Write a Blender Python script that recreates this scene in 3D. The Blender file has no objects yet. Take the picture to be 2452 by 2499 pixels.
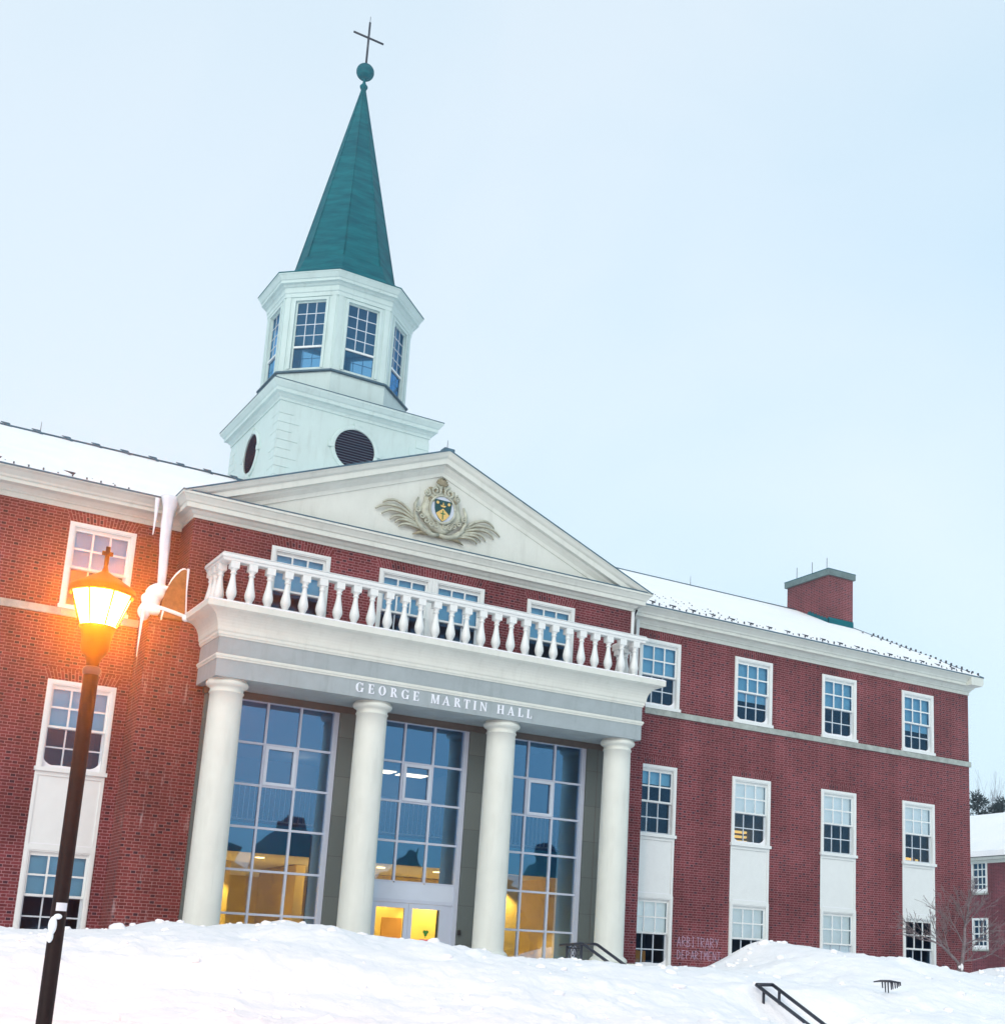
import bpy, math, random
from mathutils import Vector, Matrix, noise
R = math.radians
random.seed(7)
scene = bpy.context.scene
col = scene.collection

# ------------------------------------------------------------------ camera
cd = bpy.data.cameras.new("camera")
cam = bpy.data.objects.new("camera", cd)
col.objects.link(cam)
cd.sensor_fit = 'HORIZONTAL'
cd.sensor_width = 36.0
cd.lens = 36.0 * 3259.3 / 2452.0
cd.shift_x = -347.26 / 2452.0
cd.shift_y = 377.17 / 2452.0
cd.clip_start = 0.1
cd.clip_end = 3000.0
CAM = Vector((-13.1076, -30.7814, -1.5155))
cR = Vector((0.8302163, -0.5561021, 0.03861803))
cU = Vector((-0.15758752, -0.16768514, 0.97316384))
cF = Vector((0.53470279, 0.8140222, 0.22684969))
cam.matrix_world = Matrix(((cR.x, cU.x, -cF.x, CAM.x), (cR.y, cU.y, -cF.y, CAM.y), (cR.z, cU.z, -cF.z, CAM.z), (0, 0, 0, 1)))
scene.camera = cam

# ------------------------------------------------------------------ world, sun, exposure
SUN_EL, SUN_AZ = 29.0, 222.0        # azimuth clockwise from +Y: from the left behind the camera
world = bpy.data.worlds.new("World")
scene.world = world
world.use_nodes = True
wn, wl = world.node_tree.nodes, world.node_tree.links
wn.clear()
sky = wn.new('ShaderNodeTexSky')
sky.sky_type = 'NISHITA'
sky.sun_disc = False
sky.sun_elevation = R(SUN_EL)
sky.sun_rotation = R(SUN_AZ)
sky.air_density = 1.0
sky.dust_density = 3.0
bg1 = wn.new('ShaderNodeBackground')
bg1.inputs['Strength'].default_value = 0.05
wl.new(sky.outputs[0], bg1.inputs['Color'])
tc = wn.new('ShaderNodeTexCoord')
nz = wn.new('ShaderNodeTexNoise')                     # the overcast: large soft cloud masses
nz.inputs['Scale'].default_value = 1.6
nz.inputs['Detail'].default_value = 4.0
nz.inputs['Roughness'].default_value = 0.5
nz.inputs['Distortion'].default_value = 0.6
wl.new(tc.outputs['Generated'], nz.inputs['Vector'])
rp = wn.new('ShaderNodeValToRGB')
rp.color_ramp.elements[0].position = 0.30
rp.color_ramp.elements[0].color = (0.53, 0.72, 0.825, 1)
rp.color_ramp.elements[1].position = 0.62
rp.color_ramp.elements[1].color = (0.71, 0.81, 0.865, 1)
wl.new(nz.outputs['Fac'], rp.inputs[0])
bg2 = wn.new('ShaderNodeBackground')
bg2.inputs['Strength'].default_value = 0.88
wl.new(rp.outputs[0], bg2.inputs['Color'])
ad = wn.new('ShaderNodeAddShader')
wl.new(bg1.outputs[0], ad.inputs[0])
wl.new(bg2.outputs[0], ad.inputs[1])
wo = wn.new('ShaderNodeOutputWorld')
wl.new(ad.outputs[0], wo.inputs['Surface'])

sl = bpy.data.lights.new("sun", 'SUN')
sl.energy = 0.72
sl.angle = R(20)
sl.color = (1.0, 0.95, 0.9)
so = bpy.data.objects.new("sun", sl)
col.objects.link(so)
sd = Vector((math.sin(R(SUN_AZ)) * math.cos(R(SUN_EL)), math.cos(R(SUN_AZ)) * math.cos(R(SUN_EL)), math.sin(R(SUN_EL))))
so.rotation_euler = sd.to_track_quat('Z', 'Y').to_euler()
so.location = sd * 80

scene.view_settings.view_transform = 'Standard'
scene.view_settings.look = 'None'
scene.view_settings.gamma = 1.0
scene.view_settings.exposure = 0.16
scene.cycles.max_bounces = 8
scene.cycles.transparent_max_bounces = 12
scene.cycles.sample_clamp_indirect = 4.0

# ------------------------------------------------------------------ materials
M = {}
def newmat(name):
    m = bpy.data.materials.new(name)
    m.use_nodes = True
    M[name] = m
    n = m.node_tree.nodes
    return m, n, m.node_tree.links, n['Principled BSDF']

def plain(name, c, rough=0.6, metal=0.0, var=0.0, vscale=3.0, bump=0.0, bscale=60.0, spec=0.5, streak=0.0):
    m, n, l, b = newmat(name)
    b.inputs['Base Color'].default_value = (*c, 1)
    b.inputs['Roughness'].default_value = rough
    b.inputs['Metallic'].default_value = metal
    b.inputs['Specular IOR Level'].default_value = spec
    tc = n.new('ShaderNodeTexCoord')
    if var:
        nz = n.new('ShaderNodeTexNoise')
        nz.inputs['Scale'].default_value = vscale
        nz.inputs['Detail'].default_value = 6
        nz.inputs['Roughness'].default_value = 0.65
        l.new(tc.outputs['Object'], nz.inputs['Vector'])
        rp = n.new('ShaderNodeValToRGB')
        rp.color_ramp.elements[0].position = 0.3
        rp.color_ramp.elements[1].position = 0.7
        rp.color_ramp.elements[0].color = (*[x * (1 - var) for x in c], 1)
        rp.color_ramp.elements[1].color = (*[min(1, x * (1 + var)) for x in c], 1)
        l.new(nz.outputs['Fac'], rp.inputs[0])
        l.new(rp.outputs[0], b.inputs['Base Color'])
        if streak:                                   # weather streaks and grime running down
            mp = n.new('ShaderNodeMapping'); mp.inputs['Scale'].default_value = (5.0, 5.0, 0.55)
            l.new(tc.outputs['Object'], mp.inputs[0])
            n2 = n.new('ShaderNodeTexNoise'); n2.inputs['Scale'].default_value = 1.0; n2.inputs['Detail'].default_value = 8; n2.inputs['Roughness'].default_value = .7
            l.new(mp.outputs[0], n2.inputs['Vector'])
            r2 = n.new('ShaderNodeMapRange'); r2.inputs[1].default_value = .52; r2.inputs[2].default_value = .75; r2.inputs[4].default_value = streak
            l.new(n2.outputs['Fac'], r2.inputs[0])
            m2 = n.new('ShaderNodeMix'); m2.data_type = 'RGBA'
            l.new(r2.outputs[0], m2.inputs[0]); l.new(rp.outputs[0], m2.inputs[6]); m2.inputs[7].default_value = (c[0] * .52, c[1] * .53, c[2] * .50, 1)
            l.new(m2.outputs[2], b.inputs['Base Color'])
    if bump:
        nb = n.new('ShaderNodeTexNoise')
        nb.inputs['Scale'].default_value = bscale
        nb.inputs['Detail'].default_value = 4
        l.new(tc.outputs['Object'], nb.inputs['Vector'])
        bp = n.new('ShaderNodeBump')
        bp.inputs['Strength'].default_value = bump
        bp.inputs['Distance'].default_value = 0.02
        l.new(nb.outputs['Fac'], bp.inputs['Height'])
        l.new(bp.outputs[0], b.inputs['Normal'])
    return m

def emit(name, c, s):
    m, n, l, b = newmat(name)
    b.inputs['Base Color'].default_value = (*c, 1)
    b.inputs['Emission Color'].default_value = (*c, 1)
    b.inputs['Emission Strength'].default_value = s
    return m

def brick(name, base, dark, mortar, stain=0.0):
    """Flemish bond from the UV map in metres: 0.203 m stretchers, 0.102 m headers, 0.0677 m courses."""
    m, n, l, b = newmat(name)
    def mth(op, a, c=None):
        q = n.new('ShaderNodeMath'); q.operation = op
        for i, v in enumerate((a, c)):
            if v is None: continue
            if isinstance(v, (int, float)): q.inputs[i].default_value = v
            else: l.new(v, q.inputs[i])
        return q.outputs[0]
    uv = n.new('ShaderNodeUVMap')
    sp = n.new('ShaderNodeSeparateXYZ')
    l.new(uv.outputs[0], sp.inputs[0])
    H, U = 0.0677, 0.305
    vr = mth('DIVIDE', sp.outputs[1], H)
    row = mth('FLOOR', vr)
    fv = mth('MULTIPLY', mth('FRACT', vr), H)
    odd = mth('MULTIPLY', mth('FLOORED_MODULO', row, 2.0), 0.1525)
    ur = mth('DIVIDE', mth('ADD', sp.outputs[0], odd), U)
    cell = mth('FLOOR', ur)
    fu = mth('MULTIPLY', mth('FRACT', ur), U)
    head = mth('GREATER_THAN', fu, 0.203)
    lx = mth('SUBTRACT', fu, mth('MULTIPLY', head, 0.203))
    mo = mth('MAXIMUM', mth('LESS_THAN', lx, 0.011), mth('LESS_THAN', fv, 0.0125))
    cb = n.new('ShaderNodeCombineXYZ')
    l.new(mth('ADD', mth('MULTIPLY', cell, 2.0), head), cb.inputs[0])
    l.new(row, cb.inputs[1])
    wnn = n.new('ShaderNodeTexWhiteNoise'); wnn.noise_dimensions = '2D'
    l.new(cb.outputs[0], wnn.inputs['Vector'])
    rp = n.new('ShaderNodeValToRGB')
    e = rp.color_ramp.elements
    e[0].position = 0.0; e[0].color = (*dark, 1)
    e[1].position = 1.0; e[1].color = (*[min(1, x * 1.28) for x in base], 1)
    k = e.new(0.16); k.color = (*[x * .8 for x in base], 1)
    k = e.new(0.55); k.color = (*base, 1)
    # headers are darker on average
    st_ = mth('ADD', mth('MULTIPLY', wnn.outputs['Value'], 0.86), 0.14)
    hd_ = mth('MAXIMUM', mth('SUBTRACT', wnn.outputs['Value'], 0.16), 0.0)
    df = mth('SUBTRACT', hd_, st_)
    l.new(mth('ADD', st_, mth('MULTIPLY', df, head)), rp.inputs[0])
    tc = n.new('ShaderNodeTexCoord')
    big = n.new('ShaderNodeTexNoise')
    big.inputs['Scale'].default_value = 0.55
    big.inputs['Detail'].default_value = 5
    l.new(tc.outputs['Object'], big.inputs['Vector'])
    mr = n.new('ShaderNodeMapRange')
    mr.inputs[1].default_value = 0.3; mr.inputs[2].default_value = 0.7
    mr.inputs[3].default_value = 0.76; mr.inputs[4].default_value = 1.22
    l.new(big.outputs['Fac'], mr.inputs[0])
    mx = n.new('ShaderNodeMix'); mx.data_type = 'RGBA'
    l.new(mo, mx.inputs[0]); l.new(rp.outputs[0], mx.inputs[6]); mx.inputs[7].default_value = (*mortar, 1)
    vm = n.new('ShaderNodeMix'); vm.data_type = 'RGBA'; vm.blend_type = 'MULTIPLY'
    vm.inputs[0].default_value = 1.0
    l.new(mx.outputs[2], vm.inputs[6])
    cc = n.new('ShaderNodeCombineXYZ')
    for i in range(3): l.new(mr.outputs[0], cc.inputs[i])
    l.new(cc.outputs[0], vm.inputs[7])
    mstr = n.new('ShaderNodeMapping'); mstr.inputs['Scale'].default_value = (1.6, 1.6, .12)
    l.new(tc.outputs['Object'], mstr.inputs[0])
    nstr = n.new('ShaderNodeTexNoise'); nstr.inputs['Scale'].default_value = 1.0; nstr.inputs['Detail'].default_value = 6; nstr.inputs['Roughness'].default_value = .6
    l.new(mstr.outputs[0], nstr.inputs['Vector'])
    rstr = n.new('ShaderNodeMapRange'); rstr.inputs[1].default_value = .35; rstr.inputs[2].default_value = .7; rstr.inputs[3].default_value = 1.12; rstr.inputs[4].default_value = .8
    l.new(nstr.outputs['Fac'], rstr.inputs[0])
    cst = n.new('ShaderNodeCombineXYZ')
    for i in range(3): l.new(rstr.outputs[0], cst.inputs[i])
    vst = n.new('ShaderNodeMix'); vst.data_type = 'RGBA'; vst.blend_type = 'MULTIPLY'; vst.inputs[0].default_value = 1.0
    l.new(vm.outputs[2], vst.inputs[6]); l.new(cst.outputs[0], vst.inputs[7])
    out = vst.outputs[2]
    if stain:                                        # frost and lime streaks
        ms = n.new('ShaderNodeMapping'); ms.inputs['Scale'].default_value = (7, 7, 1.1)
        l.new(tc.outputs['Object'], ms.inputs[0])
        ns = n.new('ShaderNodeTexNoise'); ns.inputs['Scale'].default_value = 1.0; ns.inputs['Detail'].default_value = 7; ns.inputs['Roughness'].default_value = 0.7
        l.new(ms.outputs[0], ns.inputs['Vector'])
        r2 = n.new('ShaderNodeMapRange'); r2.inputs[1].default_value = 0.58; r2.inputs[2].default_value = 0.78; r2.inputs[4].default_value = stain
        l.new(ns.outputs['Fac'], r2.inputs[0])
        m2 = n.new('ShaderNodeMix'); m2.data_type = 'RGBA'
        l.new(r2.outputs[0], m2.inputs[0]); l.new(out, m2.inputs[6]); m2.inputs[7].default_value = (.7, .68, .7, 1)
        out = m2.outputs[2]
    l.new(out, b.inputs['Base Color'])
    b.inputs['Roughness'].default_value = 0.88
    b.inputs['Specular IOR Level'].default_value = 0.25
    bp = n.new('ShaderNodeBump'); bp.invert = True
    bp.inputs['Strength'].default_value = 0.5; bp.inputs['Distance'].default_value = 0.008
    l.new(mo, bp.inputs['Height']); l.new(bp.outputs[0], b.inputs['Normal'])
    return m

def glass(name, tint, refl):
    m, n, l, b = newmat(name)
    n.remove(b)
    tr = n.new('ShaderNodeBsdfTransparent'); tr.inputs[0].default_value = (*tint, 1)
    gl = n.new('ShaderNodeBsdfGlossy'); gl.inputs['Roughness'].default_value = 0.015
    gl.inputs[0].default_value = (0.22, 0.53, 0.90, 1)
    tc = n.new('ShaderNodeTexCoord')
    nz = n.new('ShaderNodeTexNoise'); nz.inputs['Scale'].default_value = 1.3; nz.inputs['Detail'].default_value = 1
    l.new(tc.outputs['Object'], nz.inputs['Vector'])
    bp = n.new('ShaderNodeBump'); bp.inputs['Strength'].default_value = 0.04; bp.inputs['Distance'].default_value = 0.05
    l.new(nz.outputs['Fac'], bp.inputs['Height']); l.new(bp.outputs[0], gl.inputs['Normal'])
    lw = n.new('ShaderNodeFresnel'); lw.inputs['IOR'].default_value = 1.5
    ma = n.new('ShaderNodeMath'); ma.operation = 'ADD'; ma.use_clamp = True; ma.inputs[1].default_value = refl
    l.new(lw.outputs[0], ma.inputs[0])
    mx = n.new('ShaderNodeMixShader')
    l.new(ma.outputs[0], mx.inputs[0]); l.new(tr.outputs[0], mx.inputs[1]); l.new(gl.outputs[0], mx.inputs[2])
    l.new(mx.outputs[0], n['Material Output'].inputs['Surface'])
    return m

brick('brick', (0.138, 0.029, 0.036), (0.042, 0.016, 0.028), (0.32, 0.18, 0.20))
brick('brick_frosted', (0.152, 0.031, 0.032), (0.042, 0.016, 0.025), (0.32, 0.18, 0.18), stain=0.5)
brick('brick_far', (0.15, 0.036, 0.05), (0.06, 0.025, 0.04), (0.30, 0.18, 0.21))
plain('cream', (0.64, 0.69, 0.645), 0.55, var=0.05, vscale=1.5, streak=.30)
plain('cream_steeple', (0.53, 0.665, 0.655), 0.5, var=0.05, vscale=1.2, streak=.38)
plain('trim_white', (0.72, 0.775, 0.775), 0.4, var=0.03, vscale=4)
plain('sash_grey', (0.52, 0.60, 0.66), 0.4)
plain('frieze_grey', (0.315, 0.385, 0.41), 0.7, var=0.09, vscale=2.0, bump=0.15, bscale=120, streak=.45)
plain('letter_white', (0.78, 0.84, 0.92), 0.35)
plain('lintel_grey', (0.09, 0.085, 0.08), 0.7, var=0.2, vscale=2)
plain('cap_stone', (0.12, 0.18, 0.185), 0.7, var=0.2, vscale=4)
plain('string_stone', (0.33, 0.38, 0.36), 0.8, var=0.28, vscale=3.5, bump=0.3)
def copper():
    m, n, l, b = newmat('copper_green')
    tc = n.new('ShaderNodeTexCoord')
    mp = n.new('ShaderNodeMapping'); mp.inputs['Scale'].default_value = (1.2, 1.2, 7.0)
    l.new(tc.outputs['Object'], mp.inputs[0])
    nz = n.new('ShaderNodeTexNoise'); nz.inputs['Scale'].default_value = 1.0; nz.inputs['Detail'].default_value = 6; nz.inputs['Roughness'].default_value = .6
    l.new(mp.outputs[0], nz.inputs['Vector'])
    rp = n.new('ShaderNodeValToRGB')
    rp.color_ramp.elements[0].position = .32; rp.color_ramp.elements[0].color = (0.001, 0.080, 0.115, 1)
    rp.color_ramp.elements[1].position = .70; rp.color_ramp.elements[1].color = (0.006, 0.155, 0.185, 1)
    l.new(nz.outputs['Fac'], rp.inputs[0]); l.new(rp.outputs[0], b.inputs['Base Color'])
    b.inputs['Roughness'].default_value = .75; b.inputs['Specular IOR Level'].default_value = .2
    sp = n.new('ShaderNodeSeparateXYZ'); l.new(tc.outputs['Object'], sp.inputs[0])
    fr = n.new('ShaderNodeMath'); fr.operation = 'FRACT'; ml = n.new('ShaderNodeMath'); ml.operation = 'MULTIPLY'; ml.inputs[1].default_value = 3.2
    l.new(sp.outputs[2], ml.inputs[0]); l.new(ml.outputs[0], fr.inputs[0])
    bp = n.new('ShaderNodeBump'); bp.inputs['Strength'].default_value = .15; bp.inputs['Distance'].default_value = .02
    l.new(fr.outputs[0], bp.inputs['Height']); l.new(bp.outputs[0], b.inputs['Normal'])
copper()
plain('flashing', (0.05, 0.12, 0.17), 0.5, var=0.3, vscale=5)
plain('dark_metal', (0.022, 0.028, 0.045), 0.4, metal=0.0, var=0.3, vscale=10)
plain('louver_dark', (0.008, 0.014, 0.04), 0.8)
plain('louver_slat', (0.10, 0.17, 0.24), 0.6)
plain('alu', (0.46, 0.53, 0.64), 0.4, metal=0.0, var=0.04)
plain('alu_panel', (0.52, 0.60, 0.70), 0.45, var=0.04)
plain('gilt', (0.42, 0.45, 0.37), 0.42, var=0.3, vscale=5)
plain('gilt_dark', (0.27, 0.25, 0.17), 0.5, var=0.3, vscale=9)
plain('crest_blue', (0.003, 0.058, 0.062), 0.5)
plain('crest_gold', (0.66, 0.47, 0.16), 0.5)
plain('crest_green', (0.05, 0.17, 0.07), 0.5)
plain('ice', (0.78, 0.82, 0.9), 0.25, var=0.05, vscale=5, bump=0.3, bscale=9)
plain('board_brown', (0.30, 0.13, 0.045), 0.7, var=0.3, vscale=7, bump=0.3, bscale=15)
plain('post_brown', (0.010, 0.004, 0.005), 0.55, spec=0.25, var=0.35, vscale=25)
plain('sticker', (0.75, 0.75, 0.8), 0.5)
plain('blind_blue', (0.30, 0.68, 0.86), 0.8, var=0.06, vscale=2.0)
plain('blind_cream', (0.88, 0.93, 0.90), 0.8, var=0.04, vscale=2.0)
M['blind_cream'].node_tree.nodes['Principled BSDF'].inputs['Emission Color'].default_value = (0.9, 1.0, 0.92, 1)      # faint glow added to the material to brighten the blinds, as if backlit
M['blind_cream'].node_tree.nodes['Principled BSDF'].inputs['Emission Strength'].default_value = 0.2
plain('room_dark', (0.045, 0.065, 0.085), 0.9)
plain('room_mid', (0.16, 0.17, 0.16), 0.9)
plain('frost', (0.80, 0.84, 0.88), 0.6)
plain('bark', (0.19, 0.16, 0.17), 0.9, var=0.5, vscale=12)
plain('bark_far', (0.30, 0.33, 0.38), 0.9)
plain('far_trees', (0.02, 0.085, 0.14), 0.9, var=0.3, vscale=.4)
plain('needles', (0.012, 0.035, 0.045), 0.8, var=0.4, vscale=3)
plain('lobby_wall', (0.76, 0.60, 0.20), 0.8, var=0.05)
plain('lobby_ceiling', (0.80, 0.74, 0.55), 0.8)
plain('lobby_floor', (0.35, 0.27, 0.18), 0.5)
plain('upper_wall', (0.07, 0.10, 0.14), 0.8)
plain('slab_dark', (0.02, 0.27, 0.50), 0.6)
plain('wood_door', (0.42, 0.22, 0.06), 0.5)
plain('pink_paper', (0.72, 0.20, 0.24), 0.7)
plain('pink_ink', (0.28, 0.05, 0.08), 0.7)
plain('green_clover', (0.03, 0.20, 0.03), 0.7)
plain('chalk', (0.42, 0.33, 0.46), 0.9)
plain('black', (0.012, 0.012, 0.014), 0.5)
plain('terracotta', (0.32, 0.10, 0.06), 0.6)
plain('wood_box', (0.55, 0.27, 0.05), 0.7)
glass('glass', (0.96, 0.98, 0.99), 0.05)
glass('glass_hall', (0.80, 0.80, 0.78), 0.33)
glass('glass_steeple', (0.16, 0.38, 0.55), 0.10)
glass('glass_far', (0.3, 0.35, 0.4), 0.10)
def lamp_glass():
    m, n, l, b = newmat('lamp_glow'); n.remove(b)
    e = n.new('ShaderNodeEmission'); e.inputs[0].default_value = (1.0, 0.66, 0.24, 1); e.inputs[1].default_value = 22.0
    t = n.new('ShaderNodeBsdfTransparent'); t.inputs[0].default_value = (1.0, 0.9, 0.75, 1)
    x = n.new('ShaderNodeMixShader'); x.inputs[0].default_value = 0.45
    l.new(t.outputs[0], x.inputs[1]); l.new(e.outputs[0], x.inputs[2]); l.new(x.outputs[0], n['Material Output'].inputs['Surface'])
lamp_glass()
emit('ceiling_light', (1.0, 0.86, 0.62), 3.0)
emit('downlight', (1.0, 0.85, 0.5), 4.0)
emit('lit_shelf', (1.0, 0.66, 0.18), 0.75)

def stone_mat():
    m, n, l, b = newmat('ashlar')
    tc = n.new('ShaderNodeUVMap')
    bt = n.new('ShaderNodeTexBrick')
    bt.inputs['Scale'].default_value = 1.0
    bt.inputs['Brick Width'].default_value = 6.0
    bt.inputs['Row Height'].default_value = 0.92
    bt.inputs['Mortar Size'].default_value = 0.006
    bt.inputs['Color1'].default_value = (0.095, 0.125, 0.125, 1)
    bt.inputs['Color2'].default_value = (0.125, 0.155, 0.15, 1)
    bt.inputs['Mortar'].default_value = (0.06, 0.065, 0.065, 1)
    l.new(tc.outputs[0], bt.inputs['Vector'])
    nz = n.new('ShaderNodeTexNoise'); nz.inputs['Scale'].default_value = 55; nz.inputs['Detail'].default_value = 5
    l.new(tc.outputs[0], nz.inputs['Vector'])
    mx = n.new('ShaderNodeMix'); mx.data_type = 'RGBA'; mx.blend_type = 'OVERLAY'; mx.inputs[0].default_value = 0.3
    l.new(bt.outputs[0], mx.inputs[6]); l.new(nz.outputs['Fac'], mx.inputs[7])
    l.new(mx.outputs[2], b.inputs['Base Color'])
    b.inputs['Roughness'].default_value = 0.8
stone_mat()

def snow_mat():
    m, n, l, b = newmat('snow')
    tc = n.new('ShaderNodeTexCoord')
    nz = n.new('ShaderNodeTexNoise'); nz.inputs['Scale'].default_value = 1.1; nz.inputs['Detail'].default_value = 6
    l.new(tc.outputs['Object'], nz.inputs['Vector'])
    rp = n.new('ShaderNodeValToRGB')
    rp.color_ramp.elements[0].position = .35; rp.color_ramp.elements[0].color = (0.885, 0.91, 0.945, 1)
    rp.color_ramp.elements[1].position = .65; rp.color_ramp.elements[1].color = (0.93, 0.94, 0.955, 1)
    l.new(nz.outputs['Fac'], rp.inputs[0]); l.new(rp.outputs[0], b.inputs['Base Color'])
    b.inputs['Roughness'].default_value = 0.75
    b.inputs['Specular IOR Level'].default_value = 0.2
    n1 = n.new('ShaderNodeTexNoise'); n1.inputs['Scale'].default_value = 9; n1.inputs['Detail'].default_value = 8; n1.inputs['Roughness'].default_value = .62
    l.new(tc.outputs['Object'], n1.inputs['Vector'])
    bp = n.new('ShaderNodeBump'); bp.inputs['Strength'].default_value = 0.45; bp.inputs['Distance'].default_value = 0.06
    l.new(n1.outputs['Fac'], bp.inputs['Height']); l.new(bp.outputs[0], b.inputs['Normal'])
snow_mat()

# ------------------------------------------------------------------ mesh helpers
class MB:
    def __init__(s):
        s.v = []; s.f = []; s.m = []; s.mats = []; s.uv = {}; s.sm = []
    def mi(s, mat):
        if mat not in s.mats: s.mats.append(mat)
        return s.mats.index(mat)
    def face(s, pts, mat, uv=None, smooth=False):
        i = len(s.v); s.v += [tuple(p) for p in pts]
        if uv: s.uv[len(s.f)] = uv
        s.f.append(tuple(range(i, i + len(pts)))); s.m.append(s.mi(mat)); s.sm.append(smooth)
        return s
    def mesh(s, V, F, mat, smooth=False):
        i = len(s.v); s.v += [tuple(p) for p in V]
        k = s.mi(mat)
        for f in F:
            s.f.append(tuple(i + q for q in f)); s.m.append(k); s.sm.append(smooth)
        return s
    def box(s, x0, x1, y0, y1, z0, z1, mat, skip=''):
        P = [(x0, y0, z0), (x1, y0, z0), (x1, y1, z0), (x0, y1, z0), (x0, y0, z1), (x1, y0, z1), (x1, y1, z1), (x0, y1, z1)]
        F = {'b': (0, 3, 2, 1), 't': (4, 5, 6, 7), 'f': (0, 1, 5, 4), 'k': (2, 3, 7, 6), 'l': (3, 0, 4, 7), 'r': (1, 2, 6, 5)}
        return s.mesh(P, [f for k, f in F.items() if k not in skip], mat)
    def prism(s, poly, y0, y1, mat):
        """polygon in (x, z), counter-clockwise seen from -y, extruded from y0 (front) to y1."""
        n = len(poly)
        V = [(x, y0, z) for x, z in poly] + [(x, y1, z) for x, z in poly]
        F = [tuple(range(n)), tuple(range(2 * n - 1, n - 1, -1))] + [(i, i + n, (i + 1) % n + n, (i + 1) % n) for i in range(n)]
        return s.mesh(V, F, mat)
    def lathe(s, prof, c, mat, seg=24, smooth=True, off=0.0, a0=0.0, a1=2 * math.pi, caps=True):
        V = []; F = []; n = len(prof)
        full = abs(a1 - a0 - 2 * math.pi) < 1e-6
        k = seg if full else seg + 1
        for j in range(k):
            a = off + a0 + (a1 - a0) * j / seg
            for r, z in prof: V.append((c[0] + r * math.cos(a), c[1] + r * math.sin(a), c[2] + z))
        for j in range(seg):
            q = (j + 1) % k
            for i in range(n - 1):
                F.append((j * n + i, q * n + i, q * n + i + 1, j * n + i + 1))
        s.mesh(V, F, mat, smooth)
        if caps and full:
            s.face([V[j * n] for j in range(k)][::-1], mat); s.face([V[j * n + n - 1] for j in range(k)], mat)
        return s
    def oct(s, prof, c, mat):
        """octagon with faces square to the axes; prof = (apothem, z)."""
        return s.lathe([(a / math.cos(R(22.5)), z) for a, z in prof], c, mat, 8, False, R(22.5))
    def tube(s, pts, r, mat, seg=8, smooth=True):
        P = [Vector(p) for p in pts]; n = len(P)
        rr = r if isinstance(r, (list, tuple)) else [r] * n
        V = []; F = []
        up = Vector((0.13, 0.27, 0.95)).normalized()
        for i, p in enumerate(P):
            d = (P[min(i + 1, n - 1)] - P[max(i - 1, 0)]).normalized()
            a = d.cross(up)
            if a.length < 1e-3: a = d.cross(Vector((1, 0, 0)))
            a.normalize(); b = d.cross(a)
            for j in range(seg):
                t = 2 * math.pi * j / seg
                V.append(p + (a * math.cos(t) + b * math.sin(t)) * rr[i])
        for i in range(n - 1):
            for j in range(seg):
                F.append((i * seg + j, i * seg + (j + 1) % seg, (i + 1) * seg + (j + 1) % seg, (i + 1) * seg + j))
        F.append(tuple(range(seg))[::-1]); F.append(tuple((n - 1) * seg + j for j in range(seg)))
        return s.mesh(V, F, mat, smooth)
    def sweep(s, path, prof, mat, closed=False, caps=True):
        """profile (out, z) swept along a plan polyline, outward = right of travel, mitred."""
        n = len(path); P = [Vector(p) for p in path]
        offs = []
        for i in range(n):
            def nrm(a, b):
                d = (b - a).normalized(); return Vector((d.y, -d.x))
            if closed or 0 < i < n - 1:
                n0 = nrm(P[i - 1], P[i]); n1 = nrm(P[i], P[(i + 1) % n])
                o = (n0 + n1); o = o / (o.dot(n0))
            elif i == 0: o = nrm(P[0], P[1])
            else: o = nrm(P[-2], P[-1])
            offs.append(o)
        V = []; F = []; k = len(prof)
        for p, o in zip(P, offs):
            for out, z in prof: V.append((p.x + o.x * out, p.y + o.y * out, z))
        for i in range(n if closed else n - 1):
            q = (i + 1) % n
            for j in range(k - 1):
                F.append((i * k + j, q * k + j, q * k + j + 1, i * k + j + 1))
        s.mesh(V, F, mat)
        if caps and not closed:
            s.face([V[j] for j in range(k)], mat); s.face([V[(n - 1) * k + j] for j in range(k)][::-1], mat)
        return s
    def sphere(s, c, r, mat, seg=16, rings=10, sc=(1, 1, 1)):
        V = []; F = []
        for i in range(rings + 1):
            a = math.pi * i / rings
            for j in range(seg):
                t = 2 * math.pi * j / seg
                V.append((c[0] + r * sc[0] * math.sin(a) * math.cos(t), c[1] + r * sc[1] * math.sin(a) * math.sin(t), c[2] - r * sc[2] * math.cos(a)))
        for i in range(rings):
            for j in range(seg): F.append((i * seg + j, i * seg + (j + 1) % seg, (i + 1) * seg + (j + 1) % seg, (i + 1) * seg + j))
        return s.mesh(V, F, mat, True)
    def build(s, name):
        me = bpy.data.meshes.new(name)
        me.from_pydata(s.v, [], s.f)
        for k in s.mats: me.materials.append(M[k])
        me.polygons.foreach_set('material_index', s.m)
        me.polygons.foreach_set('use_smooth', s.sm)
        uvl = me.uv_layers.new(name='UVMap')
        d = uvl.data
        for p in me.polygons:
            cu = s.uv.get(p.index)
            nn = p.normal; ax, ay, az = abs(nn.x), abs(nn.y), abs(nn.z)
            for li, lv in enumerate(p.loop_indices):
                if cu: d[lv].uv = cu[li]; continue
                co = me.vertices[me.loops[lv].vertex_index].co
                d[lv].uv = (co.x, co.y) if az > ax and az > ay else ((co.x, co.z) if ay >= ax else (co.y, co.z))
        me.update()
        return me

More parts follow.
